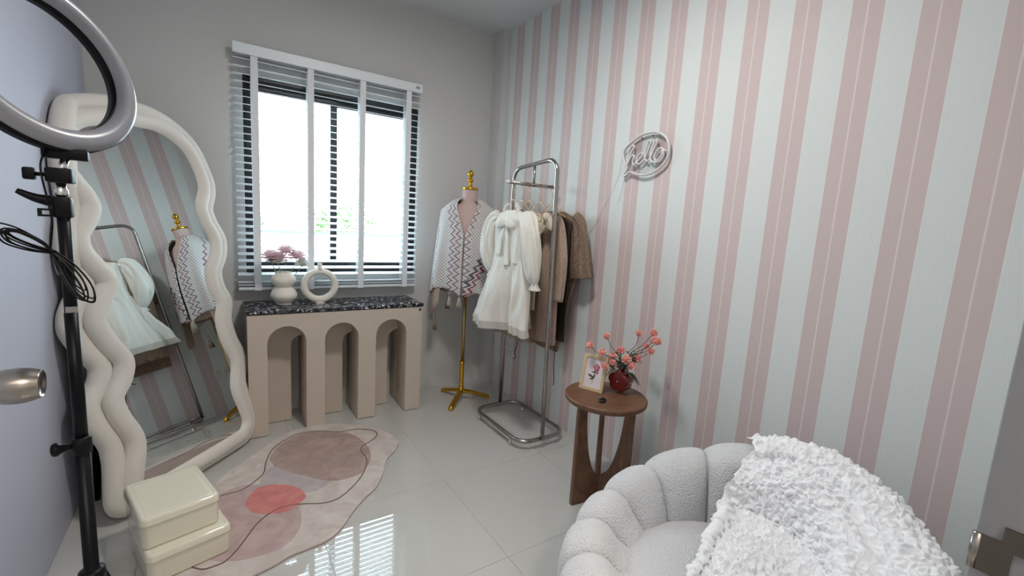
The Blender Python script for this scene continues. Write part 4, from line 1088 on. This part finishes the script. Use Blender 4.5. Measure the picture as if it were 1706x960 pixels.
extrude('print_paper', [[(0.012, 0.013), (W_-0.012, 0.013), (W_-0.012, H_-0.013), (0.012, H_-0.013)]], 0.002, mat('print_paper', 'D8CDD2', 0.6), pf, to=TM @ zf(0), smooth=False)
def blob(cx, cy, rx, ry, wob, n=28, seed=0, rot_=0):
    rr = random.Random(seed); ph = rr.random()*6; out = []
    for k in range(n):
        a = 2*PI*k/n; r = 1+wob*math.sin(a*5+ph); x, y = rx*r*math.cos(a), ry*r*math.sin(a)
        out.append((cx+x*math.cos(rot_)-y*math.sin(rot_), cy+x*math.sin(rot_)+y*math.cos(rot_)))
    return out
pm = mat('printed_pink', 'A5586A', 0.6); pm2 = mat('printed_rose', 'BE7C88', 0.6); pg = mat('printed_green', '4A4A44', 0.6)
extrude('printed_flower', [blob(0.072, 0.112, 0.015, 0.019, 0.10, seed=2)], 0.0006, pm, pf, to=TM @ zf(0.0022*1), smooth=False)
extrude('printed_flower', [blob(0.071, 0.116, 0.008, 0.012, 0.15, seed=5)], 0.0006, pm2, pf, to=TM @ zf(0.0029), smooth=False)
for j_, b_ in enumerate([blob(0.062, 0.090, 0.012, 0.003, 0.0, rot_=0.1), blob(0.076, 0.089, 0.010, 0.003, 0, rot_=-0.1), blob(0.048, 0.070, 0.015, 0.005, 0, rot_=-0.35), blob(0.056, 0.058, 0.012, 0.004, 0, rot_=0.5), blob(0.066, 0.070, 0.004, 0.012, 0, rot_=-0.2)]):
    extrude('printed_leaf', [b_], 0.0006, pg, pf, to=TM @ zf(0.0022), smooth=False)
extrude('printed_stem', [[(0.0655, 0.090), (0.067, 0.090), (0.061, 0.035), (0.0595, 0.035)]], 0.0006, pg, pf, to=TM @ zf(0.0022), smooth=False)
tube('easel_strut', [TM @ Vector((W_/2, H_*0.6, -0.008*sgn)), Vector((W_/2*ex.x, W_/2*ex.y, 0.003))-nrm*0.075], 0.004, M['linen_gold_wood'], pf, n=6)

vz = Vector((1.612, 1.418, TZ+0.001))
fv = empty('flower_shaped_vase', vz, label='glossy dark red flower-shaped vase on the side table', cat='vase')
va = Vector((-0.97, -0.24, 0)).normalized(); vb = Vector((0.24, -0.97, 0)).normalized()
def lobes(r, hole=False):
    out = []
    for k in range(60):
        a = 2*PI*k/60; rr_ = r*(0.86+0.14*abs(math.cos(2.5*(a-PI/2)))**0.7*1.3); out.append((rr_*math.cos(a), rr_*math.sin(a)))
    return out
lb = lobes(0.052); mnz = min(p[1] for p in lb)
extrude('vase_body', [lb], 0.072, M['red_glaze'], fv, bevel=0.009, seg=3, to=basis(Vector((0, 0, -mnz+0.0095))-va*0.036, vb, Vector((0, 0, 1)), va))
lathe('vase_dimple', spline_prof([(0, 0.0), (0.004, 0.001), (0.005, -0.002)], 2), M['chrome'], fv, n=12, loc=va*0.0375+Vector((0, 0, -mnz+0.0095)), rot=(0, -PI/2, math.atan2(va.y, va.x)+PI))
lathe('vase_mouth', [(0.020, 0.0), (0.022, 0.008), (0.018, 0.009), (0.014, 0.0)], M['red_glaze'], fv, n=24, loc=(0, 0, -mnz+0.052))

# pompon flowers
def pompon_mesh(seed, r):
    rr = random.Random(seed); V, Fc = [], []
    for k in range(110):
        d_ = Vector((rr.gauss(0, 1), rr.gauss(0, 1), rr.gauss(0, 1))).normalized(); t = d_.orthogonal().normalized(); t = Matrix.Rotation(rr.random()*6.28, 3, d_) @ t; b2 = d_.cross(t)
        n0 = len(V); w2 = r*0.20; R_ = r*rr.uniform(0.85, 1.05)
        V += [d_*r*0.35, d_*R_*0.75+t*w2, d_*R_+t*w2*0.6+b2*w2*0.3, d_*R_-t*w2*0.6+b2*w2*0.3, d_*R_*0.75-t*w2]
        Fc.append((n0, n0+1, n0+2, n0+3, n0+4))
    me = bpy.data.meshes.new('flower_head'); me.from_pydata([tuple(v) for v in V], [], Fc); me.materials.append(M['pompon'])
    return me


bm = bmesh.new(); bmesh.ops.create_icosphere(bm, subdivisions=2, radius=0.0125); pcm = bpy.data.meshes.new('flower_core'); bm.to_mesh(pcm); bm.free(); pcm.materials.append(M['pompon_core'])
for p in pcm.polygons: p.use_smooth = True
pmesh = [pompon_mesh(s, 0.0175) for s in range(3)]
pom = [((1.477, 1.510, 0.753), 1, 'coral pompon flower farthest left, at the tip of a long bent stem'), ((1.605, 1.530, 0.781), 1, 'coral pompon flower high left of centre on a bent stem'), ((1.697, 1.409, 0.816), .95, 'coral pompon flower high right of centre on a curved stem'),
       ((1.662, 1.297, 0.847), 1.05, 'topmost coral pompon flower at the far right'), ((1.715, 1.330, 0.800), 1.0, 'coral pompon flower just under the topmost one at right, nearer the wall'), ((1.650, 1.264, 0.817), 1.1, 'coral pompon flower farthest right in the bouquet'), ((1.715, 1.373, 0.762), .9, 'coral pompon flower right side, second row down by the leaves'),
       ((1.690, 1.325, 0.752), 1.05, 'coral pompon flower lowest of the right-hand cluster near the wall'), ((1.523, 1.472, 0.721), 1.15, 'coral pompon flower above the top corner of the picture frame'), ((1.631, 1.455, 0.725), 1.2, 'coral pompon flower at the centre top of the dense middle'), ((1.586, 1.461, 0.701), 1.1, 'coral pompon flower left of centre in the dense middle'), ((1.520, 1.445, 0.663), 1.05, 'coral pompon flower overlapping the right edge of the picture frame'),
       ((1.565, 1.439, 0.677), 1.0, 'coral pompon flower between the frame and the vase mouth'), ((1.591, 1.378, 0.707), 1.3, 'largest coral pompon flower facing front above the vase'), ((1.662, 1.373, 0.704), 1.15, 'coral pompon flower right of the vase mouth'), ((1.602, 1.351, 0.681), 1.15, 'lowest coral pompon flower hanging over the vase rim')]
mouth = vz+Vector((0, 0, 0.085))
for i, (p, s_, lab) in enumerate(pom):
    t = empty('pompon_flower', mouth, label=lab, cat='flower', group='coral pompon flowers in the red vase')
    P = Vector(p)-mouth
    o = bpy.data.objects.new('flower_head', pmesh[i % 3]); C.objects.link(o); o.parent = t; o.location = P; o.scale = (s_*1.08,)*3; o.rotation_euler = (i, i*2, 0)
    c_ = bpy.data.objects.new('flower_core', pcm); C.objects.link(c_); c_.parent = o
    rr = random.Random(i+40)
    k1 = P*0.35+Vector((-P.x*0.1, -P.y*0.1, 0.03)); k2 = P*0.7+Vector((rr.uniform(-.01, .01), rr.uniform(-.01, .01), rr.uniform(0, .012)))
    tube('stem', catmull([Vector((P.x*0.02, P.y*0.02, -0.01)), k1, k2, P], 4), 0.0014, M['stem'], t, n=5)
    if i in (1, 2, 3, 6, 7, 9, 10, 12, 13, 14, 15, 11, 8):
        for q in range(7):
            b0 = k1.lerp(k2, rr.random()*0.8)*0.85; a = rr.random()*2*PI; d_ = Vector((math.cos(a), math.sin(a), rr.uniform(-0.5, 0.8))).normalized()
            L_ = rr.uniform(0.030, 0.050); s2 = d_.cross(Vector((0, 0, 1))).normalized()*0.006
            mesh('leaf', [b0, b0+d_*L_*0.4+s2, b0+d_*L_+Vector((0, 0, -0.008)), b0+d_*L_*0.4-s2, b0+d_*L_*0.5+Vector((0, 0, 0.002))], [(0, 1, 4), (1, 2, 4), (2, 3, 4), (3, 0, 4)], M['leaf'], t)
for i, (dv, lab) in enumerate([((-0.065, 0.05, -0.02), 'long olive leaf sprig drooping left of the red vase'), ((0.02, -0.105, -0.035), 'long olive leaf sprig drooping right of the red vase')]):
    t = empty('leaf_sprig', mouth, label=lab, cat='leaf'); dv = Vector(dv)
    for q in range(2):
        pts = catmull([Vector((0, 0, 0.0)), dv*0.5+Vector((0, 0, 0.032+0.008*q)), dv*(0.9+0.1*q)+Vector((0.006*q, 0, 0.0))], 5)
        V, Fc = [], []; s2 = dv.cross(Vector((0, 0, 1))).normalized()
        for k, p in enumerate(pts):
            w2 = 0.007*math.sin(PI*min(1, (k+1)/len(pts))); V += [p-s2*w2, p+Vector((0, 0, 0.001)), p+s2*w2]
        for k in range(len(pts)-1):
            for c in (0, 1): Fc.append((k*3+c, k*3+c+1, k*3+c+4, k*3+c+3))
        mesh('leaf', V, Fc, M['leaf'], t, True)

pb = empty('black_pebble_gadget', (1.443, 1.367, TZ), 0.6, label='small glossy black oval gadget lying on the side table', cat='gadget')
lathe('shell', spline_prof([(0, 0.0), (0.014, 0.001), (0.018, 0.006), (0.013, 0.012), (0, 0.014)], 4), M['black_gloss'], pb, n=28)
pb.scale = (1.45, 1.0, 1.15)
lathe('button', [(0.004, 0.0), (0.004, 0.0012), (0, 0.0014)], M['black_plastic'], pb, n=14, loc=(0, 0, 0.0135))

# ------------------------------------------------------------ scalloped tub chair
cc = Vector((1.150, 0.560, 0))
ch = empty('tub_chair', cc, label='round scalloped tub chair in white boucle beside the side table', cat='chair')


def ridge(th):      # height of the top of the back; th=0 points to the wall
    t = abs((th+PI) % (2*PI)-PI)
    return 0.392+0.218*0.5*(1+math.cos(min(t/math.radians(140), 1)*PI))*1.0


seams = [math.radians(a) for a in (160, 138, 117, 97, 74, 46, 16, -14, -44, -72, -95, -116, -138, -160)]
CHO = 0.455
for a0, a1 in zip(seams[1:], seams[:-1]):
    nt, V, Fc = 25, [], []
    for j in range(nt+1):
        t = j/nt; th = a0+(a1-a0)*t; pf_ = (1-abs(2*t-1)**2.6)**0.55; pf_ = max(pf_, 0.0); h = ridge(th)+0.028*pf_-0.012; e = Vector((math.cos(th), math.sin(th), 0)); bul = 0.030*pf_
        sec = [(0.262, 0.30), (0.268-bul*0.6, 0.345), (0.290-bul*0.9, 0.345+(h-0.045-0.345)*0.5), (0.315-bul*0.6, h-0.045), (0.340-bul*0.2, h-0.012), (0.378, h), (0.412+bul*0.3, h-0.014), (0.436+bul*0.8, h-0.055), (0.442+bul, h*0.62), (0.432+bul, h*0.35), (0.405+bul*0.8, 0.07), (0.385+bul*0.3, 0.03), (0.36, 0.025)]
        sp = catmull([(a, b, 0) for a, b in sec], 4)
        for s in sp: V.append(e*s.x+Vector((0, 0, s.y)))
    ns = len(sp)
    for j in range(nt):
        for k in range(ns-1): Fc.append((j*ns+k, j*ns+k+1, (j+1)*ns+k+1, (j+1)*ns+k))
    Fc.append(tuple(range(ns))[::-1]); Fc.append(tuple(nt*ns+k for k in range(ns)))
    mesh('channel', V, Fc, M['boucle'], ch, True)
lathe('seat_cushion', spline_prof([(0.0, 0.396), (0.12, 0.393), (0.20, 0.385), (0.252, 0.368), (0.276, 0.348), (0.278, 0.320), (0.262, 0.300), (0.24, 0.295)], 5)[::-1], M['boucle'], ch, n=80)
lathe('seat_base', spline_prof([(0.30, 0.03), (0.37, 0.035), (0.385, 0.08), (0.385, 0.22), (0.36, 0.285), (0.28, 0.30), (0.10, 0.30)], 4), M['boucle'], ch, n=80)
lathe('plinth', [(0.30, 0.0), (0.31, 0.0), (0.31, 0.035), (0.20, 0.035)], M['black_plastic'], ch, n=48)

# ruffled throw over the back and seat
def throw():
    nth, nr = 420, 460
    V, Fc = [], []
    for i in range(nr+1):
        s = i/nr
        for j in range(nth+1):
            q = j/nth
            wob = 1.6*math.sin(s*41)+1.0*math.sin(s*97+1)
            up_ = max(0.0, min(1.0, (s-0.34)/0.22)); up_ = up_*up_*(3-2*up_)
            thL = 40+(25-40)*up_+wob; thR = -128
            td = thL+(thR-thL)*q; th = math.radians(td)
            hr = ridge(th)+0.016+0.032*math.exp(-((td+9)/22)**2)+0.055*min(1, max(0, (-td-15)/45))
            if s < 0.34:                       # over the seat, from a slanting front hem to the foot of the back
                t = s/0.34; A = Vector((-0.23-0.10*q, 0.0-0.30*q, 0)); B = Vector((math.cos(th)*0.218, math.sin(th)*0.218, 0))
                p = A.lerp(B, t); z_ = 0.425+0.037*t**2+0.018*math.sin(q*9)*math.sin(t*3.1); z_ -= 0.03*max(0, 0.12-t)/0.12
                if q < 0.06: z_ += 0.020*math.sin(min(1, q/0.06)*PI)
                V.append(Vector((p.x, p.y, z_)))
            else:
                sec = [(0.218, 0.462), (0.234, 0.462*0.45+hr*0.55), (0.262, hr-0.045), (0.310, hr-0.005), (0.360, hr+0.018), (0.405, hr+0.008), (0.448, hr-0.04), (0.478, hr-0.12), (0.488, 0.5*hr+0.05), (0.490, 0.22), (0.490, 0.12)]
                u_ = (s-0.34)/0.66*(len(sec)-1); k = min(int(u_), len(sec)-2); f = u_-k
                a, b, c, d_ = sec[max(k-1, 0)], sec[k], sec[k+1], sec[min(k+2, len(sec)-1)]
                cr = lambda w: 0.5*((2*b[w])+(c[w]-a[w])*f+(2*a[w]-5*b[w]+4*c[w]-d_[w])*f*f+(3*b[w]-a[w]-3*c[w]+d_[w])*f**3)
                r, z_ = cr(0), cr(1)
                V.append(Vector((math.cos(th)*r, math.sin(th)*r, z_)))
    nc = nth+1
    N = []
    for i in range(nr+1):
        for j in range(nc):
            a = V[min(i+1, nr)*nc+j]-V[max(i-1, 0)*nc+j]; b = V[i*nc+min(j+1, nth)]-V[i*nc+max(j-1, 0)]
            n_ = a.cross(b); n_ = n_.normalized() if n_.length > 1e-12 else Vector((0, 0, 1))
            if i < 0.5*nr and n_.z < 0: n_ = -n_
            elif i >= 0.5*nr and n_.dot(Vector((V[i*nc+j].x, V[i*nc+j].y, 0.2))) < 0: n_ = -n_
            N.append(n_)
    out = []
    for idx, (v, n_) in enumerate(zip(V, N)):
        wv = noise.noise_vector(v*22)*0.6
        d1 = noise.voronoi(v*48+wv)[0]
        r2_ = 1-abs(noise.noise(v*70+wv))*2.2
        big = noise.noise(v*8)
        hgt = 0.015*min(1.0, d1[1]-d1[0])+0.007*max(r2_, -0.3)+0.010*big
        j = idx % nc; i = idx//nc
        e = min(j, nth-j, i*1.0, nr-i)/8.0
        q = v+n_*(hgt*min(1, 0.25+e)+0.002)+noise.noise_vector(v*55)*0.006*min(1, 0.3+e)
        q.y = max(q.y, -0.485)
        out.append(q)
    for i in range(nr):
        for j in range(nth): Fc.append((i*nc+j, i*nc+j+1, (i+1)*nc+j+1, (i+1)*nc+j))
    return out, Fc


V, Fc = throw()
th_ = mesh('ruffled_throw', V, Fc, M['throw'], None, True, loc=cc, label='thick white ruffled throw draped over the back and seat of the tub chair', cat='blanket')

# ------------------------------------------------------------ lamp fittings outside the view
cl_ = empty('ceiling_lamp', (0.75, 1.35, ZC), label='round flush ceiling lamp above the middle of the room', cat='lamp')
k = NT('lamp_glow'); k.b.inputs['Emission Color'].default_value = (1, 0.93, 0.86, 1); k.b.inputs['Emission Strength'].default_value = 3
lathe('lamp_shade', [(0, -0.06), (0.12, -0.055), (0.15, -0.03), (0.15, 0.0)], k.m, cl_, n=40)
